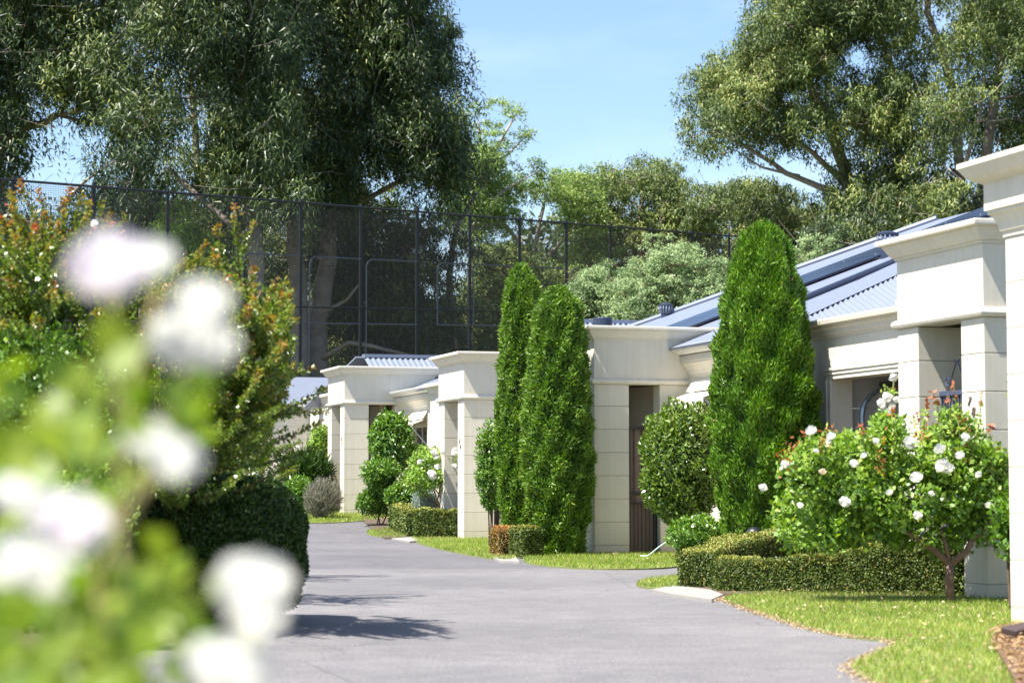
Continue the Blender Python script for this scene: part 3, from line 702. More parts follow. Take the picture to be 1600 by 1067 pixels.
# --- villa A: nearest house corner at the right edge
A0 = (8.47, 14.0)
va_ = villa(*A0, 'nearest cream villa corner with deep stepped cornice at the right edge')
HA = 3.62
LEN = 1.22
m = MB().box((.012, -8, -.3), (2.5, LEN - .012, HA - .4)).build('corner_wall', M_joint, va_)
zz = [-.3, .14, .50, .86, 1.22, 1.58, 1.94, 2.30, 2.66, 3.02, 3.2]
for a, b in zip(zz[:-1], zz[1:]):
    MB().box((0, -8, a + .002), (2.6, LEN, b - .002)).build('block_course', M_wall, va_, bevel=.004)
MB().box((0, -8, 3.205), (2.6, LEN, HA - .42)).build('frieze', M_wall, va_)
BIG = [(0, 0), (.02, 0), (.02, .04), (.05, .05), (.07, .11), (.12, .17), (.16, .185), (.16, .21), (.19, .215), (.19, .42), (.21, .43), (.30, .455), (.35, .48), (.42, .545), (.44, .56), (.44, .60), (0, .605)]
MB().sweep([(o * .62, HA - .60 + h) for o, h in BIG], [(2.6, LEN), (0, LEN), (0, -8)]).build('stepped_cornice', M_trim, va_, smooth=False)

# ------------------------------------------------------------------ netting fence behind the houses
FD = Vector((2540, 3400, 221)).normalized()
f0 = P(564, 324, 73)
sp = 3.0
def fence_pt(i): return f0 + FD * (sp * i)
HT = 9.4
fr = empty('netting_fence', (fence_pt(-14).x, fence_pt(-14).y, fence_pt(-14).z - HT - .3)); tag(fr, 'tall black netting fence on steel posts running behind the villas', 'fence')
o0 = Vector(fr.location)
# post spacing shrinks to the right exactly as the photograph's perspective asks
idx = list(range(-14, 13))
post_me = None
for i in idx:
    p = fence_pt(i)
    q = MB().tube([(0, 0, -HT - .6), (0, 0, .12)], .055, 8).build('post', M_post, fr) if post_me is None else link('post', post_me, None, fr)
    post_me = q.data; q.location = p - o0
a = fence_pt(idx[0]); b = fence_pt(idx[-1])
MB().tube([a - o0, b - o0], .04, 6).build('top_rail', M_post, fr)
vm = Vector((0, 0, 1))
# netting: crossed wires, one panel mesh shared by every bay
PV = []; 
FH = FD * sp
def wire_quads(h0, h1):
    segs = []
    nv = int(sp / .062); nh = int((h1 - h0) / .062)
    for k in range(nv):
        x = (k + .5) / nv; segs.append((FH * x + Vector((0, 0, -h1)), FH * x + Vector((0, 0, -h0))))
    for k in range(nh + 1):
        z = -h0 - (h1 - h0) * k / nh; segs.append((Vector((0, 0, z)), FH + Vector((0, 0, z))))
    return segs
segs = wire_quads(0.03, 9.0)
A = np.array([s[0] for s in segs]); Bb = np.array([s[1] for s in segs])
dd = unit(Bb - A); nn = np.array(Vector((FD.y, -FD.x, 0)).normalized()); w1 = unit(np.cross(dd, nn)) * .0044; w2 = np.tile(nn, (len(A), 1)) * .0044
tri = [w1, -w1 * .5 + w2, -w1 * .5 - w2]
qs = []
for k in range(3):
    c0, c1 = tri[k], tri[(k + 1) % 3]; qs.append(np.stack([A + c0, Bb + c0, Bb + c1, A + c1], 1))
net_me = quads_mesh('mesh_panel', np.concatenate(qs), np.zeros(len(A) * 3)); net_me.materials.append(M_wire)
for i in idx[:-1]:
    q = link('mesh_panel', net_me, None, fr); q.location = fence_pt(i) - o0
# rails of the panel frames
def rail(i, ya, x0=0.0, x1=1.0, mat=None, r=.032):
    p = fence_pt(i) - o0
    MB().tube([p + FH * x0 + Vector((0, -.05, -ya)), p + FH * x1 + Vector((0, -.05, -ya))], r, 6).build('rail', mat or M_rail, fr)
for i in idx[:-1]:
    rail(i, 3.42 + .062 * 0, 0, 1, M_post, .028)
for i, st in ((-2, .1), (-1, .15), (0, .1), (1, .38), (2, .06), (3, .0), (-4, .1), (-5, .1), (4, .1)):
    p = fence_pt(i) - o0; x0 = st
    zt, zb = 1.76, 3.95
    c = [p + FH * 1.0 + Vector((0, -.06, -zt)), p + FH * (x0 + .08) + Vector((0, -.06, -zt)), p + FH * (x0 + .03) + Vector((0, -.06, -zt - .08)), p + FH * x0 + Vector((0, -.06, -zt - .25)), p + FH * x0 + Vector((0, -.06, -zb - (5 if i in (-1, 0) else 0)))]
    MB().tube(c, .028, 6).build('frame_rail', M_rail, fr)
    MB().tube([p + FH * x0 + Vector((0, -.06, -zb)), p + FH + Vector((0, -.06, -zb))], .028, 6).build('frame_rail', M_rail, fr)

# ------------------------------------------------------------------ trees
def tubeV(pts, r0, r1, n=7, wob=0.0):
    k = len(pts); return pts, [r0 + (r1 - r0) * i / (k - 1) for i in range(k)]
def bez(a, b, c, n=7): return [a * (1 - t) ** 2 + b * 2 * t * (1 - t) + c * t * t for t in np.linspace(0, 1, n)]
def tree(name, label, cat, base_px, d, trunks, poly, nclump, rc, nleaf, mat, bark, gaps=(), dspread=4.0, L=.34, Wd=.055, droop=1.0, trunk_r=.35, group=None, shell=.45, extra=(), tb=0.0, limb=1.0, squash=.75, core=0.0):
    """crown: many clumps through a volume whose outline is poly (photo coordinates at depth d)"""
    b = P(base_px[0], base_px[1], d); b.z = gf(d)
    root = empty(name, b); tag(root, label, cat, group)
    a = np.array(poly, float); lo = a.min(0); hi = a.max(0)
    mpp = d / F
    cl = []; tries = 0
    while len(cl) < nclump and tries < 20000:
        tries += 1
        x = rng.uniform(lo[0], hi[0]); y = rng.uniform(lo[1], hi[1])
        if not inpoly(np.array([x]), np.array([y]), poly)[0]: continue
        er = rc / mpp * .34
        if not all(inpoly(np.array([x + ax_ * er]), np.array([y + ay_ * er]), poly)[0] for ax_, ay_ in ((1, 0), (-1, 0), (0, 1), (0, -1))): continue
        if any((x - gx) ** 2 + (y - gy) ** 2 < (gr + rc / mpp * .55) ** 2 for gx, gy, gr in gaps): continue
        dd_ = d + rng.uniform(-1, 1) * dspread
        # keep clumps from bunching
        c = P(x, y, dd_); r = rc * rng.uniform(.6, 1.25)
        if sum((c - q[0]).length < .55 * rc for q in cl) > 0 and rng.random() < .8: continue
        cl.append((c, r, rng.uniform(-.32, .34)))
    for x, y, r in extra: cl.append((P(x, y, d + rng.uniform(-1, 1)), r, rng.uniform(-.1, .25)))
    # wood
    mb = MB(b); nodes = []
    for tr in trunks:
        pts = [P(x, y, d + o) for x, y, o in tr[0]]
        if tr[0][0][1] > 560: pts[0].z = gf(pts[0].y) - .3
        r0, r1 = tr[1], tr[2]; fine = []
        for i in range(len(pts) - 1):
            for t in (0, .33, .66): fine.append(pts[i].lerp(pts[i + 1], t) + Vector(rng.normal(size=3) * r0 * .12))
        fine.append(pts[-1])
        rr = [r0 + (r1 - r0) * (i / (len(fine) - 1)) ** .8 for i in range(len(fine))]
        mb.tube(fine, rr, 9); nodes += [(p, r) for p, r in zip(fine, rr)]
    for c, r, tt in sorted(cl, key=lambda q: min((q[0] - n_[0]).length for n_ in nodes)):
        best = min(nodes, key=lambda n_: (c - n_[0]).length * (1.0 if n_[0].z < c.z + .5 else 2.2))
        s = best[0]; dist = (c - s).length
        if dist > 14: continue
        midp = s.lerp(c, .5) + Vector((rng.normal() * .12 * dist, rng.normal() * .12 * dist, -.10 * dist))
        path = bez(s, midp, c, 6); r0 = min(best[1] * .7, .035 + dist * .022) * limb
        mb.tube(path, [r0 + (.018 - r0) * i / 5 for i in range(6)], 5, False)
        nodes.append((path[3], r0 * .6)); nodes.append((path[5], .03))
        for _ in range(2):
            e = c + Vector(rng.normal(size=3) * r * .6); mb.tube([path[4], path[4].lerp(e, .5) + Vector((0, 0, -.05 * r)), e], [.02, .014, .008], 3, False)
    mb.build('trunk', bark, root, smooth=True)
    parts = []
    for c, r, tt in cl:
        n = max(30, int(nleaf * 1.75 * (r / rc) ** 2))
        # tufts over the clump, mostly its upper side, with hanging fringes
        k = 17; tf = unit(rng.normal(size=(k, 3)) + np.array([0, 0, .35])) * r * rng.uniform(.45, .95, (k, 1)); tr_ = rng.uniform(.20, .36, k) * r; w = rng.integers(0, k, n)
        e = unit(rng.normal(size=(n, 3))) * (rng.random(n) ** .42)[:, None]
        q = tf[w] + e * tr_[w][:, None] * np.array([1, 1, .85])
        q[:, 2] -= (rng.random(n) ** 3) * .35 * r * droop
        q[:, 2] *= squash
        pos = np.array(c) + q
        dr = jit(n, .55) + np.c_[e[:, :2] * .6, np.full(n, -droop * .9)]
        tv = rng.uniform(-.12, .12, k)
        t = rng.beta(2, 2.6, n) * .6 + .17 + tt * .75 + tv[w] + np.clip(e[:, 2], 0, 1) * .24  # tuft tops tinted lighter, sunlight put into the leaf colour
        parts.append(tris(pos, dr, L * .64 * rng.uniform(.6, 1.3, n), Wd * 1.05 * rng.uniform(.7, 1.3, n), t, e * .9 + q / r * .5 + np.array([-.2, -.1, .5])))
    leafobj('crown', parts, mat, root, b)
    return root

EG = 'tall gum trees behind the netting'
tree('gum_tree', 'dark weeping gum tree at the far left of the photo, sky gap at its right', 'tree', (-60, 700), 84,
     [([(-60, 700, 0), (-50, 400, 0), (-20, 260, 0), (20, 210, -1), (90, 180, -1)], .55, .12), ([(-20, 260, 0), (30, 100, 1), (60, -60, 1), (60, -300, 1)], .3, .1)],
     [(-160, -110), (180, -110), (225, 60), (245, 190), (215, 260), (150, 190), (110, 170), (60, 200), (85, 265), (50, 310), (-40, 340), (-160, 330)],
     120, 2.0, 640, L_euc, M_bark, gaps=[(75, 200, 22), (95, 225, 24), (60, 250, 10)], group=EG, L=.42, Wd=.06, squash=1.0)
tree('gum_tree', 'dark weeping gum tree second from left, long hanging foliage over the netting', 'tree', (330, 700), 80,
     [([(405, 640, 0), (398, 480, 0), (400, 380, 0), (380, 230, 0), (385, 60, 0), (370, -260, 0)], .42, .14), ([(398, 380, 0), (300, 300, 1), (262, 262, 1)], .16, .08),
      ([(90, 330, 0), (130, 285, 0), (180, 252, 0)], .09, .04), ([(380, 230, 0), (330, 100, 1), (300, -20, 1)], .2, .08)],
     [(190, -110), (470, -110), (470, 60), (455, 200), (470, 320), (360, 335), (300, 285), (262, 300), (255, 350), (205, 395), (180, 345), (165, 280), (190, 180), (215, 60)],
     125, 1.8, 620, L_euc, M_bark, gaps=[(235, 100, 14), (300, 205, 12), (320, 160, 12), (300, 95, 12), (270, 260, 20), (345, 170, 8)], group=EG, L=.40, Wd=.055, squash=1.05, tb=0)
tree('gum_tree', 'broad dark gum tree in the centre left, twin grey trunks behind the netting', 'tree', (480, 700), 86,
     [([(470, 650, 0), (466, 480, 0), (462, 340, 0), (470, 200, 0), (450, 80, 0), (460, -250, 0)], .45, .15), ([(500, 650, 1), (492, 520, 1), (505, 440, 1), (520, 340, 1), (560, 220, 1), (600, 60, 1), (610, -200, 1)], .55, .16),
      ([(520, 340, 1), (620, 285, 0), (690, 270, 0)], .14, .06), ([(505, 560, 0), (545, 535, -2), (600, 545, -2), (650, 558, -2)], .12, .05), ([(500, 490, 0), (540, 470, 0), (560, 445, 0)], .09, .04)],
     [(440, -110), (690, -110), (660, 0), (672, 40), (690, 70), (708, 100), (706, 140), (690, 160), (712, 200), (738, 240), (738, 280), (715, 310), (640, 318), (600, 270), (560, 320), (460, 325), (420, 300), (430, 180), (450, 60)],
     175, 1.75, 620, L_euc, M_bark, gaps=[(462, 110, 13), (485, 70, 8), (600, 290, 26), (480, 215, 10), (430, 90, 8), (560, 150, 8)], group=EG, L=.40, Wd=.055, squash=1.1)
tree('gum_tree', 'bare limbed gum tree with dark foliage low behind the netting', 'tree', (610, 700), 90,
     [([(610, 660, 0), (605, 520, 0), (625, 420, 0), (640, 340, 0)], .3, .1), ([(720, 640, 0), (700, 430, 0), (712, 360, 0), (745, 300, 0)], .18, .07)],
     [(470, 310), (720, 310), (760, 380), (740, 470), (760, 560), (640, 640), (500, 640), (470, 420)],
     100, 1.6, 430, L_euc, M_bark, gaps=[(700, 440, 10)], group=EG, L=.36, Wd=.055, dspread=3)
tree('gum_tree', 'shaded undergrowth gum behind the netting at the left, bright sapling beside it', 'tree', (150, 700), 90,
     [([(150, 680, 0), (170, 500, 0), (160, 380, 0)], .25, .1), ([(60, 680, 0), (40, 480, 0)], .2, .08)],
     [(-100, 310), (0, 290), (120, 320), (180, 250), (230, 250), (270, 330), (400, 360), (400, 560), (380, 660), (-100, 660)], 115, 1.8, 430, L_euc2, M_bark, group=EG, L=.38, Wd=.06, dspread=3)
tree('gum_tree', 'olive undergrowth gum between the two trunks behind the netting', 'tree', (420, 700), 93,
     [([(430, 690, 0), (430, 500, 0), (440, 420, 0)], .2, .08)],
     [(290, 380), (340, 290), (440, 270), (540, 290), (600, 260), (660, 300), (640, 420), (600, 640), (320, 640)], 85, 1.7, 420, L_euc2, M_bark, group=EG, L=.36, Wd=.055, dspread=2.5, gaps=[(450, 480, 12)])
tree('sapling', 'bright feathery green sapling behind the netting above the white blossom', 'tree', (275, 700), 80,
     [([(275, 680, 0), (278, 500, 0), (275, 380, 0)], .09, .03)], [(235, 420), (250, 330), (290, 305), (325, 325), (330, 400), (300, 440)], 22, 1.1, 420, L_shrub, M_bark, L=.2, Wd=.03, dspread=1)
tree('gum_tree', 'sunlit olive gum crown glimpsed between the dark gums at upper left', 'tree', (300, 700), 98,
     [([(290, 690, 0), (300, 480, 0), (310, 300, 0), (300, 120, 0), (310, -100, 0)], .3, .1)],
     [(150, -110), (560, -110), (580, 100), (560, 260), (400, 300), (260, 300), (190, 240), (200, 60)], 75, 1.9, 440, L_euc2, M_bark2, group=EG, L=.34, Wd=.06, dspread=3, gaps=[(235, 100, 10), (300, 200, 10), (462, 110, 9)])
MG = 'lighter trees in the middle distance'
tree('thin_gum_tree', 'tall sparse light green tree with tufted top against the sky', 'tree', (740, 700), 118,
     [([(735, 700, 0), (745, 480, 0), (735, 380, 0), (755, 300, 0), (770, 240, 0), (800, 190, 0)], .28, .06), ([(735, 380, 0), (700, 330, 0)], .12, .05), ([(755, 300, 0), (750, 220, 0), (748, 190, 0)], .1, .04),
      ([(770, 260, 0), (800, 235, 0), (822, 212, 0)], .08, .03), ([(745, 330, 0), (800, 290, 0), (840, 270, 0)], .09, .03)],
     [(705, 230), (730, 215), (765, 220), (790, 235), (800, 260), (775, 290), (800, 310), (800, 350), (720, 400), (690, 350), (700, 280)],
     50, 1.25, 300, L_fresh, M_bark2, gaps=[(775, 300, 8)], extra=[(742, 176, 1.0), (728, 180, .6), (788, 172, 1.2), (806, 178, .8), (757, 205, 1.1), (775, 222, 1.1), (812, 216, 1.1), (824, 210, .6), (842, 262, .8), (856, 272, .8), (830, 255, .5)],
     group=MG, L=.28, Wd=.07, droop=.3, dspread=2)
tree('spreading_gum_tree', 'open light green tree with pale limbs left of the rounded gum', 'tree', (850, 700), 122,
     [([(860, 700, 0), (850, 500, 0), (830, 400, 0), (850, 320, 0)], .3, .1), ([(830, 400, 0), (780, 340, 0), (740, 300, 0)], .14, .05), ([(840, 420, 0), (900, 350, 0), (930, 310, 0)], .14, .05)],
     [(745, 290), (800, 275), (850, 280), (880, 262), (930, 270), (950, 300), (950, 420), (900, 480), (800, 470), (740, 420), (735, 330)],
     110, 1.4, 320, L_fresh, M_bark2, gaps=[(850, 345, 16), (815, 330, 12), (800, 365, 14), (845, 395, 14), (780, 360, 9), (880, 390, 10), (775, 430, 8)], group=MG, L=.28, Wd=.07, droop=.4, dspread=3)
tree('rounded_gum_tree', 'rounded olive gum tree alone against the sky in the centre', 'tree', (1000, 700), 126,
     [([(1000, 700, 0), (1000, 480, 0), (995, 380, 0), (1005, 300, 0)], .35, .12), ([(995, 400, 0), (950, 330, 0)], .16, .06), ([(1000, 400, 0), (1050, 320, 0)], .16, .06)],
     [(930, 290), (960, 262), (1000, 250), (1030, 250), (1062, 262), (1078, 300), (1090, 350), (1095, 440), (1050, 480), (940, 480), (925, 380)],
     130, 1.5, 380, L_euc2, M_bark2, gaps=[(1005, 320, 7), (1000, 410, 8), (960, 400, 8)], group=MG, L=.32, Wd=.07, dspread=4)
tree('olive_gum_tree', 'low olive gum tree between the rounded gum and the great right hand gum', 'tree', (1150, 700), 124,
     [([(1150, 700, 0), (1150, 480, 0), (1140, 370, 0)], .35, .12), ([(1145, 420, 0), (1210, 330, 0)], .16, .06)],
     [(1075, 300), (1110, 285), (1160, 278), (1230, 300), (1330, 350), (1340, 430), (1250, 460), (1080, 460), (1070, 360)],
     130, 1.5, 420, L_euc2, M_bark2, gaps=[(1125, 375, 7), (1190, 400, 5)], group=MG, L=.32, Wd=.07, dspread=4)
RG = 'great gum trees on the right'
tree('great_gum_tree', 'great spreading gum tree at the right with pale fanned limbs against the sky', 'tree', (1400, 700), 112,
     [([(1400, 720, 0), (1390, 480, 0), (1370, 360, 0), (1325, 290, 0), (1300, 200, 0), (1260, 120, 0), (1235, 20, 0), (1230, -200, 0)], .6, .12),
      ([(1370, 360, 0), (1300, 300, -1), (1230, 270, -1), (1160, 225, -1), (1110, 205, -1)], .26, .05), ([(1325, 290, 0), (1270, 240, -2), (1215, 190, -2), (1180, 150, -2)], .2, .05),
      ([(1385, 400, 0), (1400, 300, 1), (1410, 180, 1), (1380, 60, 1), (1350, -100, 1)], .3, .1), ([(1325, 290, -1), (1300, 220, -1), (1290, 140, -1), (1300, 60, -1)], .18, .05), ([(1250, 275, -1), (1190, 262, -1), (1150, 235, -1)], .1, .03)],
     [(1175, -110), (1420, -110), (1430, 100), (1430, 260), (1400, 360), (1300, 360), (1260, 310), (1200, 275), (1215, 245), (1150, 235), (1110, 228), (1082, 200), (1085, 165), (1078, 140), (1095, 118), (1150, 90), (1178, 62), (1172, 20)],
     225, 1.8, 560, L_euc2, M_bark2, gaps=[(1250, 250, 15), (1195, 262, 16), (1310, 235, 8), (1370, 105, 10), (1225, 160, 7), (1295, 140, 6), (1170, 245, 8), (1350, 270, 8), (1280, 285, 8), (1330, 70, 7)],
     extra=[(1071, 205, .8), (1072, 196, .5), (1076, 215, .45), (1120, 240, .6)], group=RG, L=.38, Wd=.07, dspread=6, squash=1.0)
tree('great_gum_tree', 'great upright gum tree at the right edge rising behind the villa cornice', 'tree', (1530, 700), 108,
     [([(1560, 720, 0), (1550, 480, 0), (1530, 340, 0), (1545, 200, 0), (1570, 60, 0), (1570, -200, 0)], .5, .14), ([(1470, 700, 0), (1480, 400, 0), (1500, 280, 0), (1490, 140, 0), (1450, 20, 0), (1440, -200, 0)], .4, .12),
      ([(1535, 330, -2), (1510, 290, -3), (1480, 262, -3)], .1, .04), ([(1500, 280, -1), (1530, 190, -2), (1540, 100, -2)], .14, .05)],
     [(1410, -110), (1750, -110), (1750, 400), (1560, 400), (1400, 400), (1395, 300), (1425, 200), (1405, 80)],
     180, 1.8, 560, L_euc2, M_bark2, gaps=[(1470, 30, 9), (1460, 130, 7), (1485, 270, 6), (1530, 300, 6)], group=RG, L=.38, Wd=.07, dspread=6, squash=1.0)
tree('gum_tree', 'dark low gum foliage under the great right hand trees', 'tree', (1420, 700), 106,
     [([(1420, 720, 0), (1430, 400, 0), (1440, 330, 0)], .3, .1)], [(1250, 360), (1330, 300), (1450, 290), (1620, 330), (1700, 440), (1400, 470), (1250, 450)],
     110, 1.7, 420, L_euc, M_bark2, group=RG, L=.36, Wd=.065, dspread=3)
SG = 'pale silvery shrubs before the netting'
tree('silvery_shrub', 'pale silvery green tall shrub just right of the cypress tips', 'shrub', (930, 700), 62,
     [([(935, 700, 0), (935, 560, 0), (930, 470, 0)], .09, .03)], [(892, 505), (885, 470), (905, 430), (935, 408), (965, 430), (985, 480), (985, 560), (890, 560)],
     55, .62, 420, L_pale, M_twig, group=SG, L=.10, Wd=.05, droop=.1, dspread=1.2)
tree('silvery_shrub', 'large pale silvery shrub centred behind the middle villa roof', 'shrub', (1060, 700), 60,
     [([(1060, 700, 0), (1060, 560, 0), (1055, 450, 0)], .12, .03), ([(1060, 540, 0), (1000, 470, 0)], .06, .02), ([(1060, 540, 0), (1110, 470, 0)], .06, .02)],
     [(960, 500), (955, 440), (985, 400), (1015, 380), (1050, 388), (1095, 398), (1128, 420), (1142, 470), (1145, 560), (960, 560)],
     105, .68, 460, L_pale, M_twig, group=SG, L=.10, Wd=.05, droop=.1, dspread=1.5, extra=[(1020, 376, .35), (1070, 394, .3)])
tree('silvery_shrub', 'pale silvery shrub tips above the villa ridge right of the bright conifer', 'shrub', (1240, 700), 62,
     [([(1240, 700, 0), (1245, 520, 0), (1270, 420, 0)], .09, .03)], [(1150, 480), (1170, 420), (1230, 400), (1270, 368), (1300, 380), (1312, 410), (1320, 520), (1160, 540)],
     60, .6, 400, L_pale, M_twig, group=SG, L=.10, Wd=.05, droop=.1, dspread=1.2)
tree('olive_shrub', 'rounded olive brown shrub behind the netting left of the cypress tips', 'shrub', (770, 700), 96,
     [([(790, 700, 0), (800, 560, 0), (800, 450, 0)], .15, .05)], [(695, 560), (690, 480), (715, 420), (760, 392), (830, 388), (890, 410), (900, 470), (900, 600), (690, 600)],
     85, 1.2, 420, L_euc2, M_twig, L=.2, Wd=.08, droop=.3, dspread=2)
# far wood that closes the horizon
pos = []; n = 60000
x = rng.uniform(-60, 75, n); 
hgt = 12.0 + 2.5 * np.sin(x * .21) + 1.6 * np.sin(x * .53 + 1)
z = g(np.full(n, 150)) + rng.random(n) ** .8 * hgt; y = 150 + rng.uniform(-6, 6, n)
V, t = leaves(np.c_[x, y, z], jit(n, .6) + np.array([0, 0, -.5]), .8, .35, rng.random(n))
tag(leafobj('far_wood', [(V, t)], L_wood, None), kind='stuff')

# ------------------------------------------------------------------ garden plants
def ground_at(x, d):
    p = P(x, 760, d); return Vector((p.x, d, gf(d)))
def conifer(label, x, d, H, R, mat, n, L, Wd, prof, up=1.0, group=None, name='cypress', lean=0.0, tuft=.05, dead=0, z0=.0):
    b = ground_at(x, d); r = empty(name, b); tag(r, label, 'conifer', group)
    MB().tube([(0, 0, -.1), (0, 0, H * .9)], [.07, .02], 7).build('trunk', M_twig, r)
    zs = np.linspace(0, 1, 200); rad = np.array([prof(q) for q in zs]); w = rad / rad.sum()
    zi = rng.choice(200, n, p=w); zz_ = (zi + rng.random(n)) / 200
    th = rng.uniform(0, 2 * np.pi, n)
    # knobbly surface
    kn = 1 + .05 * np.sin(th * 2 + zz_ * 5 + x) + .06 * np.sin(th * 5 + zz_ * 9) + .06 * np.sin(th * 9 - zz_ * 31) + .05 * np.sin(th * 3 + zz_ * 57)
    rr = R * np.interp(zz_, zs, rad) * kn * (1 - tuft * 3 * rng.random(n) ** 2.2)
    pos = np.c_[rr * np.cos(th) + lean * zz_ * H, rr * np.sin(th), z0 + zz_ * (H - z0)]
    out = np.c_[np.cos(th), np.sin(th), np.zeros(n)]
    dr = out * .75 + np.array([0, 0, up]) + jit(n, .42)
    t = np.clip(rng.beta(2, 2.2, n) * .8 + .05 + .22 * (kn - 1) * 5, 0, .97)  # bulges tinted as if lit, hollows as if shaded
    if dead: t[rng.random(n) < .004] = 1
    LL = L * rng.uniform(.55, 1.35, n); LL[rng.random(n) < .02] *= 1.7
    bp = (np.abs(((th + 1.6) % 6.283) - 3.0) < .16) & (np.abs(zz_ - .80) < .022) & (dead > 0); t[bp] = 1.0
    parts = [tris(pos - dr * .02, dr, LL, np.full(n, Wd * 1.1), t, out + np.array([0, 0, .3]))]
    o = leafobj('foliage', parts, mat, r)
    # solid dark core standing in for the shade between the sprays
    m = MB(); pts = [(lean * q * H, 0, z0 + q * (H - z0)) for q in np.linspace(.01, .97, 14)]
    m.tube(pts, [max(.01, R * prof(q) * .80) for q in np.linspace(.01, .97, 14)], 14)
    me = m.build('shade_core', M_core_shade, r)
    return r
M_core_shade = simple('dark_core_shade', (0.02, 0.035, 0.010), 0.9)  # near-black green for the added cores that imitate shade inside foliage
cyp = lambda q: (min(1, (q + .03) / .12) ** .5) * (1 - max(0, q - .12) ** 1.6 * .62) * (min(1, (1 - q) / .10) ** .62)
def cypp(q): return (.72 + .28 * min(1, q / .25)) * (1 - .38 * max(0, (q - .35) / .65) ** 1.4) * max(.001, min(1, (1 - q) / .09)) ** .6
CG = 'clipped dark cypresses by the middle villa'
conifer('taller narrow cypress, left one of the close pair', 815, 35.3, 4.72, .39, L_cyp, 26000, .07, .036, cypp, group=CG, up=.5)
conifer('stouter cypress with rounded tip, right one of the close pair', 872, 33.6, 4.20, .52, L_cyp, 34000, .07, .036, cypp, group=CG, up=.5)
def conp(q): return float(np.interp(q, [0, .1, .3, .5, .7, .8, .9, .96, 1], [.62, .76, 1, 1, .88, .76, .57, .38, .03]))
conifer('large bright green feathery conifer beside the villa garage', 1195, 28.6, 4.60, .675, L_con, 78000, .062, .026, conp, up=1.0, name='bright_conifer', tuft=.045, dead=1)

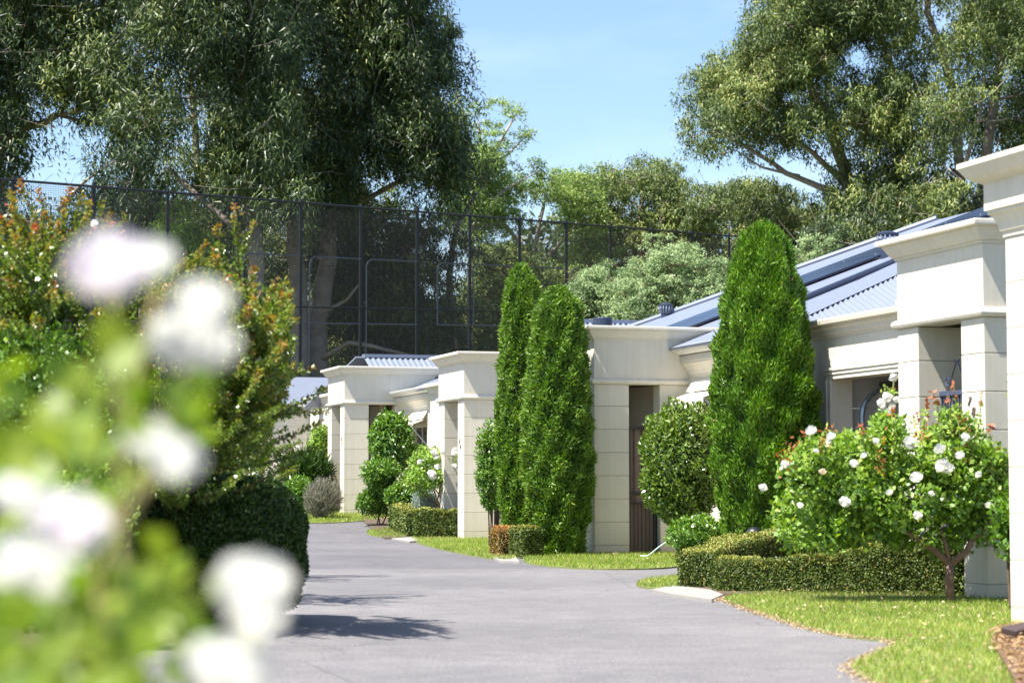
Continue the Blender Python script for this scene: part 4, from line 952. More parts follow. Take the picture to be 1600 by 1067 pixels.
def hedge(label, path, w, hs, n, mat=L_box, name='box_hedge', group='clipped low box hedges', lf=.03, cat='hedge'):
    """path: ground points; hs: height at each"""
    P3 = [(p[0], p[1], h_) for p, h_ in zip(path, hs)]
    if len(P3) > 2:
        for _ in range(3):
            q_ = [P3[0]]
            for a_, b_ in zip(P3[:-1], P3[1:]):
                q_ += [tuple(a_[k] * .75 + b_[k] * .25 for k in range(3)), tuple(a_[k] * .25 + b_[k] * .75 for k in range(3))]
            P3 = q_ + [P3[-1]]
        P3 = P3[:1] + P3[2:-2] + P3[-1:]
    path = [(p[0], p[1]) for p in P3]; hs = [p[2] for p in P3]
    b = Vector((path[0][0], path[0][1], gf(path[0][1]))); r = empty(name, b); tag(r, label, cat, group)
    pts = [Vector((p[0], p[1], 0)) for p in path]; seg = [(pts[i + 1] - pts[i]).length for i in range(len(pts) - 1)]; T = sum(seg)
    cum = np.concatenate([[0], np.cumsum(seg)])
    s = rng.uniform(0, T, n); px = np.interp(s, cum, [p.x for p in pts]); py = np.interp(s, cum, [p.y for p in pts]); hh = np.interp(s, cum, hs)
    i = np.clip(np.searchsorted(cum, s) - 1, 0, len(seg) - 1)
    tx = np.array([(pts[k + 1] - pts[k]).normalized().x for k in range(len(seg))])[i]; ty = np.array([(pts[k + 1] - pts[k]).normalized().y for k in range(len(seg))])[i]
    nx, ny = -ty, tx
    face = rng.random(n); hm = float(np.mean(hs)); per = 2 * hm + w
    side = np.where(face < hm / per, -1, np.where(face < 2 * hm / per, 1, 0))
    a = rng.random(n)
    off = np.where(side == 0, (a - .5) * w, side * w / 2); zz = np.where(side == 0, hh, a * hh)
    bumps = .018 * np.sin(s * 9) + .014 * np.sin(s * 23 + zz * 20) + .02 * np.sin(s * 3.1 + 2)
    off = off + np.where(side == 0, 0, side * bumps); zz = zz + np.where(side == 0, bumps, 0)
    # round the ends
    endn = int(n * .10); 
    for e_, (k0, k1) in enumerate(((0, endn), (endn, 2 * endn))):
        P0 = pts[0] if e_ == 0 else pts[-1]; dv = (pts[0] - pts[1]).normalized() if e_ == 0 else (pts[-1] - pts[-2]).normalized()
        o_ = (rng.random(endn) - .5) * w; px[k0:k1] = P0.x + dv.x * .02 - dv.y * o_; py[k0:k1] = P0.y + dv.y * .02 + dv.x * o_
        nx[k0:k1] = dv.x; ny[k0:k1] = dv.y; off[k0:k1] = rng.normal(size=endn) * .012; side[k0:k1] = 1; zz[k0:k1] = rng.random(endn) * (hs[0] if e_ == 0 else hs[-1])
    # ragged depth
    dep = rng.random(n) ** 2 * .08
    X = px + nx * (off - side * dep); Y = py + ny * (off - side * dep); Z = g(Y) + np.maximum(.01, zz - np.where(side == 0, dep, 0))
    out = np.c_[nx * side, ny * side, np.where(side == 0, 1.0, .25)]
    t = rng.beta(2, 2.6, n) * .7 + np.where(side == 0, .52, -.16); t = np.clip(t, 0, .95); t[rng.random(n) < .02] = 1  # sunlit top and shaded sides put into the leaf tint
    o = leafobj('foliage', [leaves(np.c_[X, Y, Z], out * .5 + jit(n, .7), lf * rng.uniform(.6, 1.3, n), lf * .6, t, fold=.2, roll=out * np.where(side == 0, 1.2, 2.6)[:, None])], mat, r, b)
    m = MB(b); k = w / 2 - .085
    for j in range(len(pts) - 1):
        A_, B_ = pts[j], pts[j + 1]; d_ = (B_ - A_).normalized(); N_ = Vector((-d_.y, d_.x, 0)) * k
        A_ = A_ + d_ * (.06 if j == 0 else -.03)
        if j == len(pts) - 2: B_ = B_ - d_ * .06
        za, zb = gf(A_.y), gf(B_.y)
        q = [A_ - N_, A_ + N_, B_ + N_, B_ - N_]; z0 = [za, za, zb, zb]; h_ = [hs[j] - .08, hs[j] - .08, hs[j + 1] - .08, hs[j + 1] - .08]
        m.add([(p.x, p.y, z_) for p, z_ in zip(q, z0)] + [(p.x, p.y, z_ + q_) for p, z_, q_ in zip(q, z0, h_)], [(0, 3, 2, 1), (4, 5, 6, 7), (0, 1, 5, 4), (1, 2, 6, 5), (2, 3, 7, 6), (3, 0, 4, 7)])
    m.build('shade_core', M_core_shade, r)  # dark core added behind the leaves, in place of inner shade
    return r
def gx(x, d): p = P(x, 760, d); return (p.x, d)
hedge('long front box hedge rising to the right below the white rose bush', [gx(1128, 22.25), gx(1220, 21.9), gx(1330, 21.6), gx(1440, 21.4), gx(1515, 21.3)], .34, [.32, .35, .44, .52, .56], 70000, lf=.026)
hedge('rear box hedge sweeping back from the edging behind the front hedge', [gx(1088, 22.9), gx(1128, 24.4), gx(1200, 26.0), gx(1300, 27.0), gx(1420, 27.4)], .36, [.37, .46, .54, .58, .58], 56000, lf=.028)
hedge('square cut box hedge under the bare stemmed rose', [gx(628, 46.0), gx(654, 42.6)], .5, [.50, .52], 12000, lf=.045)
hedge('square cut box hedge running to the pillar of the third villa', [gx(652, 42.3), gx(716, 42.2)], .45, [.53, .55], 16000, lf=.045)
hedge('browned scorched block of box hedge below the cypresses', [gx(787, 33.7), gx(797, 32.95)], .36, [.42, .44], 8000, mat=L_boxbrown, lf=.035)
hedge('short green block of box hedge at the foot of the stout cypress', [gx(808, 32.7), gx(836, 32.9)], .34, [.44, .44], 9000, lf=.035)

def bush(name, label, c, rad, n, mat, L=.06, Wd=.03, ncl=14, cr=.35, stems=3, base=None, group=None, droop=0.0, up=.4, cat='shrub', flat=1.0, shell=.35, core=0.6, poly=None, pd=.3, sf=.22, stemmat=None, tmul=1.0, roll=None, stem_r=.02):
    """c centre (Vector), rad (rx,ry,rz). A crown of clumps on visible stems."""
    b = Vector(base) if base else Vector((c.x, c.y, gf(c.y))); r = empty(name, b); tag(r, label, cat, group)
    rad = np.array(rad, float); parts = []; m = MB(b); cc = []
    for k in range(ncl):
        q = unit(rng.normal(size=(1, 3)))[0] * (rng.random() ** .35); cc.append(np.array(c) + q * (rad - cr * .75).clip(.02))
    if poly:
        a = np.array(poly, float); lo = a.min(0); hi = a.max(0); cc = []
        while len(cc) < ncl:
            x = rng.uniform(lo[0], hi[0]); y = rng.uniform(lo[1], hi[1])
            if inpoly(np.array([x]), np.array([y]), poly)[0]: cc.append(np.array(P(x, y, c.y + rng.uniform(-pd, pd))))
        sf = 0
    for q in cc:
        nn_ = int(n * (1 - sf) / ncl); e = unit(rng.normal(size=(nn_, 3))) * (rng.random(nn_) ** shell)[:, None] * cr * rng.uniform(.75, 1.2)
        pos = q + e; dr = e / cr * .35 + jit(nn_, .6) + np.array([0, 0, up - droop])
        parts.append(leaves(pos, dr, L * rng.uniform(.6, 1.3, nn_), Wd * rng.uniform(.7, 1.3, nn_), np.clip(rng.beta(2, 2.3, nn_) * .85 * tmul + rng.uniform(-.1, .12) + (e[:, 2] / cr) * .1, 0, .97 if tmul <= 1 else 1), fold=.2, roll=e / cr + np.array([0, 0, .6])))
    k = int(n * sf) + 1; e = unit(rng.normal(size=(k, 3))); bm_ = 1 + .06 * np.sin(e[:, 0] * 6 + c.x * 9) * np.cos(e[:, 2] * 5 + c.y) + .05 * np.sin(e[:, 2] * 11 + e[:, 0] * 8); pos = np.array(c) + e * rad * (bm_ * (1 - .28 * rng.random(k) ** 1.6))[:, None]
    parts.append(leaves(pos, e * .35 + jit(k, .6) + np.array([0, 0, up - droop]), L * rng.uniform(.6, 1.3, k), Wd, np.clip(rng.beta(2, 2.3, k) * .85 * tmul, 0, 1), fold=.2, roll=e + np.array([0, 0, .6])))
    for s in range(stems):
        a = b + Vector(rng.normal(size=3) * np.array([.03, .03, 0])); q = Vector(cc[s % ncl]); md = a.lerp(q, .5) + Vector(rng.normal(size=3) * .08)
        m.tube(bez(a - Vector((0, 0, .05)), md, q, 6), [stem_r * (1 - .12 * i) for i in range(6)], 6)
        for j in range(3):
            q2 = Vector(cc[int(rng.integers(0, ncl))]); m.tube(bez(bez(a, md, q, 6)[3], q.lerp(q2, .5), q2, 4), [stem_r * .55, stem_r * .4, stem_r * .3, stem_r * .2], 4)
    m.build('stems', stemmat or M_twig, r, smooth=True)
    leafobj('foliage', parts, mat, r, b)
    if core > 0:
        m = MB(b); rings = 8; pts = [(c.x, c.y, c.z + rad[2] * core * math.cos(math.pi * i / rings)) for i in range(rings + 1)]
        m.tube(pts[::-1], [max(.005, rad[0] * core * math.sin(math.pi * i / rings)) for i in range(rings + 1)], 10); m.build('shade_core', M_core_shade, r)  # dark core seen through leaf gaps, imitates shade
    return r, cc
bush('laurel_ball', 'round clipped glossy laurel ball on stems before the black gate', P(1068, 728, 31.8), (.64, .60, .97), 25000, L_ball, L=.07, Wd=.034, ncl=34, cr=.25, stems=4, up=.5, core=.74, sf=.34)
bush('low_shrub', 'light green low shrub at the foot of the laurel ball', P(1088, 836, 30.3), (.42, .40, .26), 6500, L_shrub, L=.06, Wd=.035, ncl=10, cr=.2, core=.5)
bush('clipped_shrub', 'tall clipped glossy shrub beside the furthest portico gate', P(613, 692, 48.6), (.50, .45, .72), 9000, L_shrub, L=.10, Wd=.06, ncl=18, cr=.28, core=.7, up=-.2)
bush('leafy_shrub', 'loose leafy shrub below the tall clipped shrub', P(606, 748, 47.2), (.56, .5, .50), 8000, L_shrub, L=.09, Wd=.05, ncl=16, cr=.24, core=.3, poly=[(572, 790), (574, 745), (590, 722), (640, 735), (660, 760), (640, 785)])
bush('low_shrub', 'bright low fern like shrub left of the bollard light', P(592, 786, 47.4), (.38, .35, .30), 4500, L_shrub, L=.14, Wd=.03, ncl=8, cr=.2, core=.3, up=1.0)
bush('low_shrub', 'bright low shrub right behind the bollard light', P(628, 778, 46.8), (.36, .35, .30), 4500, L_shrub, L=.08, Wd=.045, ncl=8, cr=.2, core=.3)
bush('grey_shrub', 'silver grey low shrub behind the square cut hedge', P(664, 785, 43.8), (.28, .25, .24), 4500, L_grey, L=.06, Wd=.015, ncl=8, cr=.14, core=.4, up=1.0)
bush('green_shrub', 'dark green shrub behind the bare stemmed rose', P(668, 730, 46.2), (.40, .35, .46), 6000, L_rose, L=.07, Wd=.045, ncl=12, cr=.22, core=.5)
bush('lavender', 'mauve grey lavender bush at the foot of the furthest portico', P(505, 782, 50.3), (.44, .40, .46), 9000, L_lav, L=.14, Wd=.014, ncl=14, cr=.22, core=.55, up=1.2)
bush('strappy_plant', 'dark strappy leaved clump left of the furthest portico', P(480, 742, 53), (.55, .5, .42), 5000, L_dark, L=.35, Wd=.04, ncl=10, cr=.25, core=.3, up=.8)
bush('leafy_shrub', 'mixed green shrub behind the lavender', P(466, 775, 52), (.38, .4, .45), 4500, L_shrub, L=.12, Wd=.04, ncl=9, cr=.22, core=.4)
bush('rose_bush', 'pink tinged rose bush climbing left of the furthest portico', P(500, 700, 56), (.34, .3, .60), 3500, L_rose, L=.08, Wd=.05, ncl=9, cr=.22, core=.3, tmul=1.1)
bush('slender_shrub', 'slender dark green shrub with bare lower stems left of the cypresses', P(768, 725, 37.6), (.28, .26, .80), 9000, L_shrub, L=.06, Wd=.035, ncl=20, cr=.16, stems=6, core=.45)
rr_, _c = bush('leafy_sprig', 'green leafy sprig reaching past the nearest villa corner', P(1588, 815, 18.6), (.20, .3, .36), 1500, L_shrub, L=.07, Wd=.045, ncl=9, cr=.12, stems=3, core=0)
bush('leafy_sprig', 'small yellow green sprig peeping past the nearest villa corner', P(1592, 604, 17.6), (.17, .12, .03), 40, L_shrub, L=.09, Wd=.06, ncl=3, cr=.05, stems=1, core=0, tmul=1.4, base=P(1650, 640, 18.5))

# roses: blossoms as parts
def blossom_mesh(name, mat, rings=((.25, 5, .9), (.5, 6, .62), (.75, 7, .35), (.95, 8, .08))):
    vs = []; fs = []
    for ri, (rad, cnt, lift) in enumerate(rings):
        for k in range(cnt):
            a = 2 * math.pi * (k + ri * .37) / cnt; w = 2 * math.pi / cnt * .72; b = len(vs)
            for j, (rr, z, ww) in enumerate(((.08, -.45, .35), (rad * .8, -.15 + lift * .25, 1.0), (rad, .05 + lift * .5, .95), (rad * 1.0, .22 + lift * .55, .45))):
                for s in (-1, 0, 1):
                    aa = a + s * w * ww; q = rr * (1 - .07 * abs(s)); vs.append((q * math.cos(aa), q * math.sin(aa), z + (.04 if s == 0 else 0) + .03 * math.sin(k * 2.4 + ri)))
            for j in range(3):
                for s in range(2): fs.append((b + j * 3 + s, b + j * 3 + s + 1, b + j * 3 + s + 4, b + j * 3 + s + 3))
    me = bpy.data.meshes.new(name); me.from_pydata(vs, [], fs); me.materials.append(mat)
    me.polygons.foreach_set('use_smooth', [True] * len(me.polygons)); return me
def petalmat(name, col):
    m, n, l, b = nodes_of(name); b.inputs['Base Color'].default_value = (*col, 1); b.inputs['Roughness'].default_value = .6
    tr = n.new('ShaderNodeBsdfTranslucent'); tr.inputs[0].default_value = (*col, 1); mx = n.new('ShaderNodeMixShader'); mx.inputs[0].default_value = .35
    l.new(b.outputs[0], mx.inputs[1]); l.new(tr.outputs[0], mx.inputs[2]); l.new(mx.outputs[0], n['Material Output'].inputs['Surface']); return m
PW = petalmat('white_rose_petal', (.92, .91, .86)); PB = petalmat('blush_rose_petal', (.90, .85, .87)); PP = petalmat('pink_rose_petal', (.85, .42, .5)); PC = petalmat('apricot_rose_petal', (.88, .70, .55))
BM = {'w': blossom_mesh('blossom', PW), 'b': blossom_mesh('blossom', PB), 'p': blossom_mesh('blossom', PP), 'c': blossom_mesh('blossom', PC)}
def blossom(parent, p, r, kind='w', tilt=None):
    o = bpy.data.objects.new('blossom', BM[kind]); C.objects.link(o); o.parent = parent
    o.location = Vector(p) - parent.location; o.scale = (r, r, r * 1.35)
    o.rotation_euler = tilt or (rng.uniform(.2, 1.1), rng.uniform(-.5, .5), rng.uniform(-1.2, 1.2))
    return o
# big white rose on a gnarled trunk
cR = P(1390, 748, 20.1)
rb, cc = bush('rose_bush', 'broad white flowering rose bush on a gnarled forked trunk by the near portico', cR, (1.13, .5, .66), 23000, L_rose, L=.062, Wd=.042, ncl=150, cr=.155, stems=0, core=0, pd=.42, poly=[(1212, 800), (1222, 745), (1235, 705), (1290, 690), (1340, 690), (1385, 665), (1440, 672), (1500, 655), (1530, 690), (1562, 715), (1590, 770), (1575, 850), (1535, 852), (1505, 840), (1465, 858), (1400, 850), (1330, 835), (1290, 842), (1240, 842), (1222, 820)], group=None, base=(*gx(1486, 19.95), 0))
m = MB(rb.location); T0 = Vector((*gx(1486, 19.95), 0))
for path, r0, r1 in (([(1486, 945), (1483, 905), (1484, 880)], .042, .04), ([(1484, 882), (1455, 855), (1430, 838), (1400, 822)], .034, .018), ([(1484, 882), (1510, 862), (1520, 840), (1545, 822), (1550, 800)], .034, .016),
                     ([(1484, 880), (1478, 850), (1470, 825)], .024, .014)):
    pts = [P(x, y, 19.9) + Vector((0, 0, 0)) for x, y in path]
    if path[0][1] > 940: pts[0].z = -.05
    m.tube(pts, [r0 + (r1 - r0) * i / (len(pts) - 1) for i in range(len(pts))], 8)
m.build('gnarled_trunk', simple('rose_wood', (0.20, 0.12, 0.09), .85, noise=.4, nscale=15), rb, smooth=True)
# red new shoots
parts = []
for x, y in ((1500, 640), (1510, 665), (1480, 660), (1430, 650), (1290, 665), (1240, 690), (1225, 700), (1550, 700), (1600, 720), (1545, 690), (1440, 640), (1375, 690)):
    q = P(x, y, 19.9 + rng.uniform(-.3, .3)); n = 38; tt = rng.random((n, 1)); pos = np.array(q) + np.array([[0, 0, -.28]]) * (1 - tt) + jit(n, .03)
    parts.append(leaves(pos, jit(n, .8) + np.array([0, 0, .5]), .055, .022, np.where(rng.random(n) < .6, .96, .8)))
cb_ = MB(rb.location); extra_l = []
for x, y, hgt_ in ((1440, 668, 60), (1470, 660, 62), (1500, 655, 70), (1520, 665, 66), (1548, 700, 50), (1400, 672, 40), (1300, 688, 34), (1262, 700, 34), (1345, 686, 30), (1232, 735, 26), (1575, 760, 50), (1486, 650, 44)):
    d_ = 19.9 + rng.uniform(-.3, .3); a_ = P(x, y + 30, d_); b_ = P(x + rng.uniform(-14, 14), y - hgt_ * .8, d_); pth = bez(a_, a_.lerp(b_, .5) + Vector((rng.normal() * .03, 0, .02)), b_, 6)
    cb_.tube(pth, [.005, .005, .004, .004, .003, .002], 4); pa = np.array([list(q) for q in pth]); n = 34; t_ = rng.random(n)
    pos = np.stack([np.interp(t_, np.linspace(0, 1, 6), pa[:, j]) for j in range(3)], 1)
    extra_l.append(leaves(pos, jit(n, .8), .055 * rng.uniform(.6, 1.2, n), .034, np.where(t_ > .72, .97, rng.uniform(.4, .9, n)), roll=np.tile([[-.3, -.4, .8]], (n, 1))))
cb_.build('canes', M_cane, rb); leafobj('cane_leaves', extra_l, L_rose, rb, rb.location)['kind'] = 'stuff'
leafobj('new_shoots', parts, L_rose, rb, rb.location)['kind'] = 'stuff'
for x, y, r in ((1268, 674, .075), (1299, 682, .06), (1296, 690, .045), (1226, 726, .055), (1421, 690, .075), (1421, 698, .06), (1469, 703, .08), (1474, 728, .10), (1480, 733, .09), (1432, 747, .085), (1320, 785, .075), (1434, 806, .06), (1285, 738, .05), (1334, 725, .06), (1192, 763, .06), (1500, 712, .06), (1508, 684, .06), (1350, 712, .045), (1390, 770, .05), (1250, 790, .045), (1530, 742, .05), (1455, 772, .045), (1368, 690, .05), (1545, 790, .05), (1275, 705, .04)):
    blossom(rb, P(x, y, 19.55), r * .78, 'w' if x != 1285 else 'c')
# second white rose, behind, by the garage
rb2, cc = bush('rose_bush', 'white rose bush behind with clustered blooms in front of the open garage', P(1400, 742, 23.6), (.55, .5, .50), 9000, L_rose, L=.06, Wd=.04, ncl=26, cr=.17, stems=4, core=0, pd=.3, poly=[(1340, 800), (1360, 740), (1375, 690), (1395, 640), (1420, 660), (1450, 650), (1530, 670), (1540, 760), (1500, 800)])
for x, y, r in ((1385, 622, .07), (1378, 632, .07), (1392, 636, .065), (1386, 644, .07), (1400, 626, .05), (1397, 591, .06), (1383, 652, .05)): blossom(rb2, P(x, y, 23.2), r)
for x, y, r in ((1408, 655, .06), (1416, 664, .06), (1422, 672, .06), (1428, 660, .055), (1500, 665, .055), (1518, 675, .06), (1520, 690, .06)): blossom(rb2, P(x, y, 22.8), r)
MBs = MB(rb2.location).tube([P(1400, 760, 23.5), P(1392, 690, 23.4), P(1387, 630, 23.3)], .012, 5).tube([P(1392, 690, 23.4), P(1397, 590, 23.3)], .01, 5)
MBs.build('tall_shoot', M_cane, rb2)
p_ = P(1388, 665, 23.3); n = 260
leafobj('shoot_leaves', [leaves(np.array(p_) + np.c_[rng.normal(size=n) * .05, rng.normal(size=n) * .05, rng.uniform(-.45, .42, n)], jit(n, 1), .05, .032, rng.beta(2, 2, n))], L_rose, rb2, rb2.location)
# bare stemmed rose left of the third villa
rb3, cc = bush('rose_bush', 'bare stemmed white rose behind the square cut hedge', P(684, 738, 43.3), (.52, .35, .42), 3600, L_rose, L=.065, Wd=.042, ncl=26, cr=.15, stems=0, core=0, pd=.3, poly=[(640, 760), (648, 715), (670, 702), (700, 705), (722, 712), (728, 735), (712, 750), (690, 752), (660, 772)], base=(*gx(690, 43.3), gf(43.3)))
m = MB(rb3.location)
for path, r0 in (([(690, 806), (684, 785), (672, 745)], .03), ([(690, 806), (694, 780), (708, 760), (712, 735)], .03), ([(690, 806), (684, 780), (690, 750), (700, 735)], .022), ([(684, 790), (660, 770), (648, 745)], .02), ([(694, 785), (678, 760), (675, 725)], .016), ([(690, 795), (702, 770), (700, 750), (722, 720)], .016)):
    pts = [P(x, y, 43.2) for x, y in path]; m.tube(pts, [r0 * (1 - .7 * i / (len(pts) - 1)) for i in range(len(pts))], 6)
m.build('bare_stems', M_twig, rb3, smooth=True)
for x, y, r in ((674, 741, .10), (676, 746, .09), (712, 706, .10), (724, 731, .10), (683, 730, .07), (710, 728, .06), (656, 722, .06), (678, 708, .08), (682, 714, .07), (692, 708, .06), (725, 708, .07)): blossom(rb3, P(x, y, 42.8), r)
for x, y in ((507, 710), (506, 724), (498, 715)): pass

# bare stems below the slender shrub
# bollard lights
def bollard(label, x, d, H):
    r = empty('bollard_light', ground_at(x, d)); tag(r, label, 'garden light', 'black garden bollard lights')
    MB().tube([(0, 0, -.05), (0, 0, H - .22)], .05, 14).build('post', M_black, r, smooth=False)
    for k in range(3): MB().tube([(0, 0, H - .20 + k * .05), (0, 0, H - .175 + k * .05)], [.11, .085], 18).build('louvre', M_black, r)
    MB().tube([(0, 0, H - .05), (0, 0, H - .02), (0, 0, H + .03), (0, 0, H + .06), (0, 0, H + .075)], [.115, .115, .095, .055, .01], 18).build('domed_cap', M_black, r, smooth=True)
    return r
bollard('black domed bollard light above the corner of the square cut hedge', 610, 46.9, .64)
bollard('dark domed bollard light peeping over the rear box hedge', 1178, 27.2, .50)
# garden hose at the foot of the gate
hp = []
for i in range(40):
    t = i / 39; hp.append(P(1000 + 55 * t, 868 - 40 * t * t + 2 * math.sin(t * 9), 31.9 - .3 * t))
for p in hp: p.z = max(p.z, .06)
h = MB(hp[0]).tube(hp, .012, 6).build('garden_hose', M_hose, None, smooth=True, loc=hp[0]); tag(h, 'pale garden hose looping over the grass by the narrow black gate', 'hose')
# small purple flowers by the hedge
fl = empty('flower_stem', ground_at(1266, 23.6)); tag(fl, 'small mauve flower standing between the two box hedges', 'flower')
MB().tube([(0, 0, 0), (0, 0, .50)], .005, 5).build('stem', M_cane, fl)
o = bpy.data.objects.new('bloom', blossom_mesh('bloom', petalmat('mauve_petal', (.62, .5, .75)))); C.objects.link(o); o.parent = fl; o.location = (0, 0, .52); o.scale = (.04,) * 3
# terracotta edge slab beside nearest villa
sl = MB().box((0.03, -.06, .0), (.4, .10, .05)).build('edging_block', M_slab, None, bevel=.01); sl.location = G(1572, 1010) + Vector((0.03, .1, .06)); sl.rotation_euler = (0.1, -.12, .5)
tag(sl, 'dark brown edging block in the mulch beside the nearest villa', 'edging block')

# ------------------------------------------------------------------ left side: dark box bush, myrtle, foreground roses
def ball(name, label, c, rad, n, mat, lf, cat='shrub'):
    b = Vector((c.x, c.y, 0)); r = empty(name, b); tag(r, label, cat)
    e = unit(rng.normal(size=(n, 3))); e = e / (np.abs(e) ** 3.2).sum(1, keepdims=True) ** (1 / 3.2)   # rounded box
    kn = 1 + .02 * np.sin(e[:, 0] * 17 + e[:, 2] * 11) + .02 * np.sin(e[:, 1] * 23 - e[:, 2] * 19)
    pos = np.array(c) + e * np.array(rad) * (kn - .08 * rng.random(n) ** 2)[:, None]; pos[:, 2] = np.maximum(pos[:, 2], .03)
    leafobj('foliage', [leaves(pos, e * .4 + jit(n, .65) + np.array([0, 0, .4]), lf * rng.uniform(.6, 1.3, n), lf * .6, rng.beta(2, 2.4, n) * .8 + .1 * (e[:, 2] > .7), fold=.2, roll=e)], mat, r, b)
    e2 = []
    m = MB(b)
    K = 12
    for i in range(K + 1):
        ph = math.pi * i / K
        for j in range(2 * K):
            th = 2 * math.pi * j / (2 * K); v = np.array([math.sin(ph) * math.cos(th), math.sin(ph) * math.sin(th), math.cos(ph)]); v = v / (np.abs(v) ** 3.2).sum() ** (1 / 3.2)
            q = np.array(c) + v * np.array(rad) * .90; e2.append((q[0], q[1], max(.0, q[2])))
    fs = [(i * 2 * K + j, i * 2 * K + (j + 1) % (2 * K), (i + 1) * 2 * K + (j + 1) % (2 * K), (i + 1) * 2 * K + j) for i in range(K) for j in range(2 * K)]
    m.add(e2, fs); m.build('shade_core', M_core_shade, r)  # dark inner body added to stand for shade behind the leaves
    return r
cb = P(335, 760, 17.3)
ball('box_bush', 'large rounded dark green box bush at the left edge of the driveway', Vector((cb.x, 17.3, .56)), (.70, .85, .58), 60000, L_dark, .034)
ball('box_bush', 'low dark box bush behind the blurred rose at the far left', Vector((P(60, 760, 17.0).x, 17.0, .48)), (.75, .7, .5), 26000, L_dark, .036)

def myrtle(label, basex, d, targets, nrand, poly, nl, seedtint=0.0):
    b = Vector((*gx(basex, d), 0)); r = empty('myrtle', b); tag(r, label, 'shrub')
    m = MB(b); parts = []
    a = np.array(poly, float); lo = a.min(0); hi = a.max(0); tg = list(targets)
    while len(tg) < len(targets) + nrand:
        x = rng.uniform(lo[0], hi[0]); y = rng.uniform(lo[1], hi[1])
        if inpoly(np.array([x]), np.array([y]), poly)[0]: tg.append((x, y, rng.uniform(-1.5, .8)))
    mains = []
    for k in range(9):
        e = P(rng.uniform(lo[0] + 60, hi[0] - 60), rng.uniform(430, 560), d + rng.uniform(-.6, .6)); pth = bez(b + Vector((rng.normal() * .08, rng.normal() * .08, 0)), b.lerp(e, .5) + Vector((0, 0, .15)), e, 8)
        m.tube(pth, [.028 - .0025 * i for i in range(8)], 6); mains += pth[2:]
    for x, y, o in tg:
        e = P(x, y, d + o); s = min(mains, key=lambda q: (q - e).length * (1 if q.z < e.z else 1.6)); L_ = (e - s).length
        pth = bez(s, s.lerp(e, .5) + Vector((0, 0, -.12 * L_)) + Vector(rng.normal(size=3) * .08 * L_), e, 12)
        m.tube(pth, [.009 - .0006 * i for i in range(12)], 4, False)
        pa = np.array([list(q) for q in pth]); n = int(nl * (L_ + .35)); t = np.sqrt(rng.random(n)) if L_ > .5 else rng.random(n)
        pos = np.stack([np.interp(t, np.linspace(0, 1, 12), pa[:, j]) for j in range(3)], 1)
        ax = unit((pa[-1] - pa[0])[None])[0]; side = unit(np.cross(np.tile(ax, (n, 1)), rng.normal(size=(n, 3))))
        hi_ = (e.z - .9) / 2.2
        tt = np.clip(.12 + rng.beta(2, 2, n) * .42 + t ** 4 * (.04 + .30 * max(0, hi_) + rng.uniform(-.12, .2)) + max(0, hi_) * .04, 0, 1)
        parts.append(leaves(pos + jit(n, .01), side + ax * .55 + jit(n, .25), .052 * rng.uniform(.6, 1.3, n) * (1 - .3 * t), .024, tt, fold=.25))
    m.build('stems', M_twig, r, smooth=True); leafobj('foliage', parts, L_myrtle, r, b)
    return r
poly = [(-80, 420), (10, 340), (60, 330), (130, 370), (180, 380), (240, 430), (290, 400), (330, 380), (360, 420), (420, 480), (440, 560), (470, 620), (450, 700), (400, 745), (300, 750), (100, 790), (-80, 800)]
tips = [(15, 300, 0), (30, 285, .2), (60, 300, .1), (100, 310, 0), (110, 292, .2), (130, 300, 0), (160, 315, .3), (170, 350, 0), (70, 330, -.2), (365, 318, 0), (395, 348, .1), (340, 350, 0), (320, 380, .1), (300, 420, 0), (455, 452, 0), (430, 470, .2), (400, 420, 0), (455, 508, 0), (475, 572, 0), (440, 590, .3), (490, 575, .5), (505, 605, .4), (515, 640, .2), (470, 640, 0), (500, 660, .3), (490, 700, 0), (460, 720, .1), (380, 440, 0), (20, 400, 0), (40, 370, -.2), (150, 400, 0), (90, 350, 0)] + [(rng.uniform(0, 200), rng.uniform(310, 460), rng.uniform(-.5, .5)) for _ in range(60)] + [(rng.uniform(350, 460), rng.uniform(430, 620), rng.uniform(-1.8, .4)) for _ in range(95)]
my = myrtle('tall crepe myrtle with orange red leaf tips at the left', 190, 16.6, tips, 520, poly, 120)
for x, y, r, k in ((404, 610, .035, 'b'), (148, 350, .03, 'b'), (30, 640, .03, 'w')): blossom(my, P(x, y, 16.2), r * 1.2, k)
myrtle('myrtle further along the bed, behind the tall orange tipped one', 250, 20.6, [(440, 470, 0), (455, 510, .2), (450, 540, -.3), (460, 570, 0), (430, 450, .2), (420, 480, -.4), (445, 500, .6), (450, 610, 0), (470, 640, 0), (440, 580, 0), (455, 700, 0), (470, 690, .5), (430, 540, 0), (445, 560, 0), (420, 520, 0), (455, 590, 0)], 150, [(120, 500), (430, 490), (470, 640), (470, 740), (400, 790), (120, 790)], 90)
myrtle('smaller myrtle at the far end of the bed by the driveway bend', 330, 25.5, [(440, 560, 0), (452, 580, .4), (430, 540, -.3), (456, 600, .3), (455, 650, 0), (465, 690, 0), (450, 720, 0), (462, 735, .3), (450, 590, 0), (440, 610, 0), (458, 570, 0), (462, 625, 0)], 80, [(250, 620), (440, 620), (460, 700), (450, 780), (250, 790)], 80)
# green shrub low left
bush('leafy_shrub', 'bright green leafy shrub at the left below the myrtle', P(60, 640, 15.6), (.80, .5, .62), 12000, L_shrub, L=.06, Wd=.03, ncl=26, cr=.26, core=0)
fl2 = bush('rose_bush', 'low rose bush with small pink blooms at the left of the box bush', P(120, 810, 14.4), (.35, .3, .35), 2600, L_rose, L=.05, Wd=.03, ncl=8, cr=.2, core=0)[0]
for x, y, r, k in ((138, 888, .035, 'p'), (135, 756, .04, 'c'), (70, 755, .045, 'c'), (62, 765, .035, 'p')): blossom(fl2, P(x, y, 14.1), r, k)

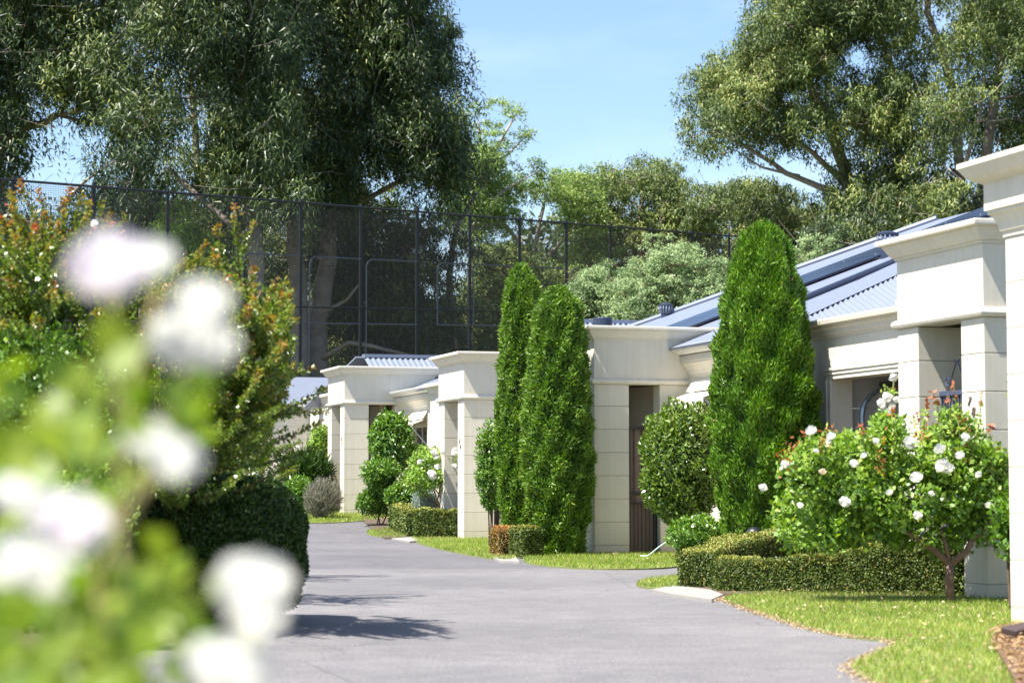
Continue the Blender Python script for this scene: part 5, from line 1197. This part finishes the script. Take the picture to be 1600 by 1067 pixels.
# foreground rose, far out of focus
bF = Vector((-0.62, 1.75, 0)); fr2 = empty('rose_bush', bF); tag(fr2, 'near white rose bush with big blooms, far out of focus at the left', 'rose bush')
FL = [(172, 428, 1.55, .034, 'b'), (238, 412, 1.62, .020, 'w'), (316, 482, 1.5, .022, 'w'), (292, 540, 1.6, .030, 'w'), (332, 548, 1.6, .022, 'w'), (86, 636, 1.7, .010, 'w'), (228, 690, 1.6, .020, 'w'), (272, 725, 1.55, .022, 'w'), (215, 680, 1.7, .018, 'w'),
      (22, 782, 1.6, .020, 'w'), (70, 800, 1.7, .022, 'w'), (112, 828, 1.5, .028, 'b'), (30, 885, 1.55, .026, 'w'), (80, 905, 1.6, .024, 'w'), (395, 925, 1.45, .028, 'w'), (402, 975, 1.5, .022, 'w'), (335, 1045, 1.4, .022, 'w'), (375, 1062, 1.45, .022, 'w')]
m = MB(bF); stems_px = [((260, 1250), (200, 1000), (185, 700), (250, 450)), ((260, 1250), (170, 980), (190, 700), (175, 450)), ((260, 1250), (200, 1050), (190, 820), (300, 560)), ((260, 1300), (100, 1000), (80, 900), (70, 820)),
            ((260, 1250), (330, 1100), (390, 1000), (395, 940)), ((200, 1200), (150, 900), (230, 760), (260, 730)), ((200, 900), (120, 960), (60, 1100), (40, 1300))]
for q in stems_px:
    dd_ = rng.uniform(1.6, 1.85); pts = [P(x, y, dd_ if y < 1200 else 1.75) for x, y in q]; fine = []
    for i in range(3):
        for t in (0, .25, .5, .75): fine.append(pts[i].lerp(pts[i + 1], t))
    fine.append(pts[-1]); m.tube([Vector((bF.x, bF.y, 0))] + fine, .0032, 6)
m.build('canes', M_cane, fr2, smooth=True)
for x, y, d_, r, k in FL: blossom(fr2, P(x, y, d_), r, k, tilt=(rng.uniform(.45, .8), rng.uniform(-.3, .3), rng.uniform(-.3, .3)))
parts = []
def nearleaves(x0, x1, y0, y1, n, d0, d1, t0=.2, t1=.9, L=.042):
    pos = np.array([list(P(rng.uniform(x0, x1), rng.uniform(y0, y1), rng.uniform(d0, d1))) for _ in range(n)])
    parts.append(leaves(pos, jit(n, .8) + np.array([.1, -.1, -.2]), L * rng.uniform(.6, 1.3, n), L * .68, rng.uniform(t0, t1, n), roll=np.tile([[-.4, -.5, .8]], (n, 1)), fold=.1))
nearleaves(-60, 260, 880, 1130, 120, 1.5, 2.6, .3, .9); nearleaves(-60, 170, 700, 960, 50, 1.7, 2.6, .1, .7); nearleaves(40, 300, 560, 720, 26, 1.6, 2.4, .3, .9); nearleaves(20, 200, 700, 900, 20, 1.6, 2.4, .3, .9); nearleaves(30, 330, 560, 700, 20, 1.5, 2.1); nearleaves(-30, 150, 590, 720, 10, 1.5, 2.0, .5, 1); nearleaves(60, 280, 640, 760, 12, 1.6, 2.2)
nearleaves(-20, 180, 720, 960, 18, 1.5, 2.1, .3, .8); nearleaves(150, 300, 800, 900, 6, 1.6, 1.9, .6, 1); nearleaves(-40, 300, 900, 1100, 42, 1.5, 2.3, .2, .9); nearleaves(-40, 200, 960, 1130, 34, 1.4, 1.9, .4, 1)
nearleaves(230, 380, 880, 1000, 10, 1.7, 2.0, .4, 1); nearleaves(180, 300, 1000, 1080, 10, 1.6, 2.0, .3, .9); nearleaves(200, 330, 430, 620, 6, 1.6, 1.9, .2, .7)
leafobj('leaves', parts, L_nearrose, fr2, bF)
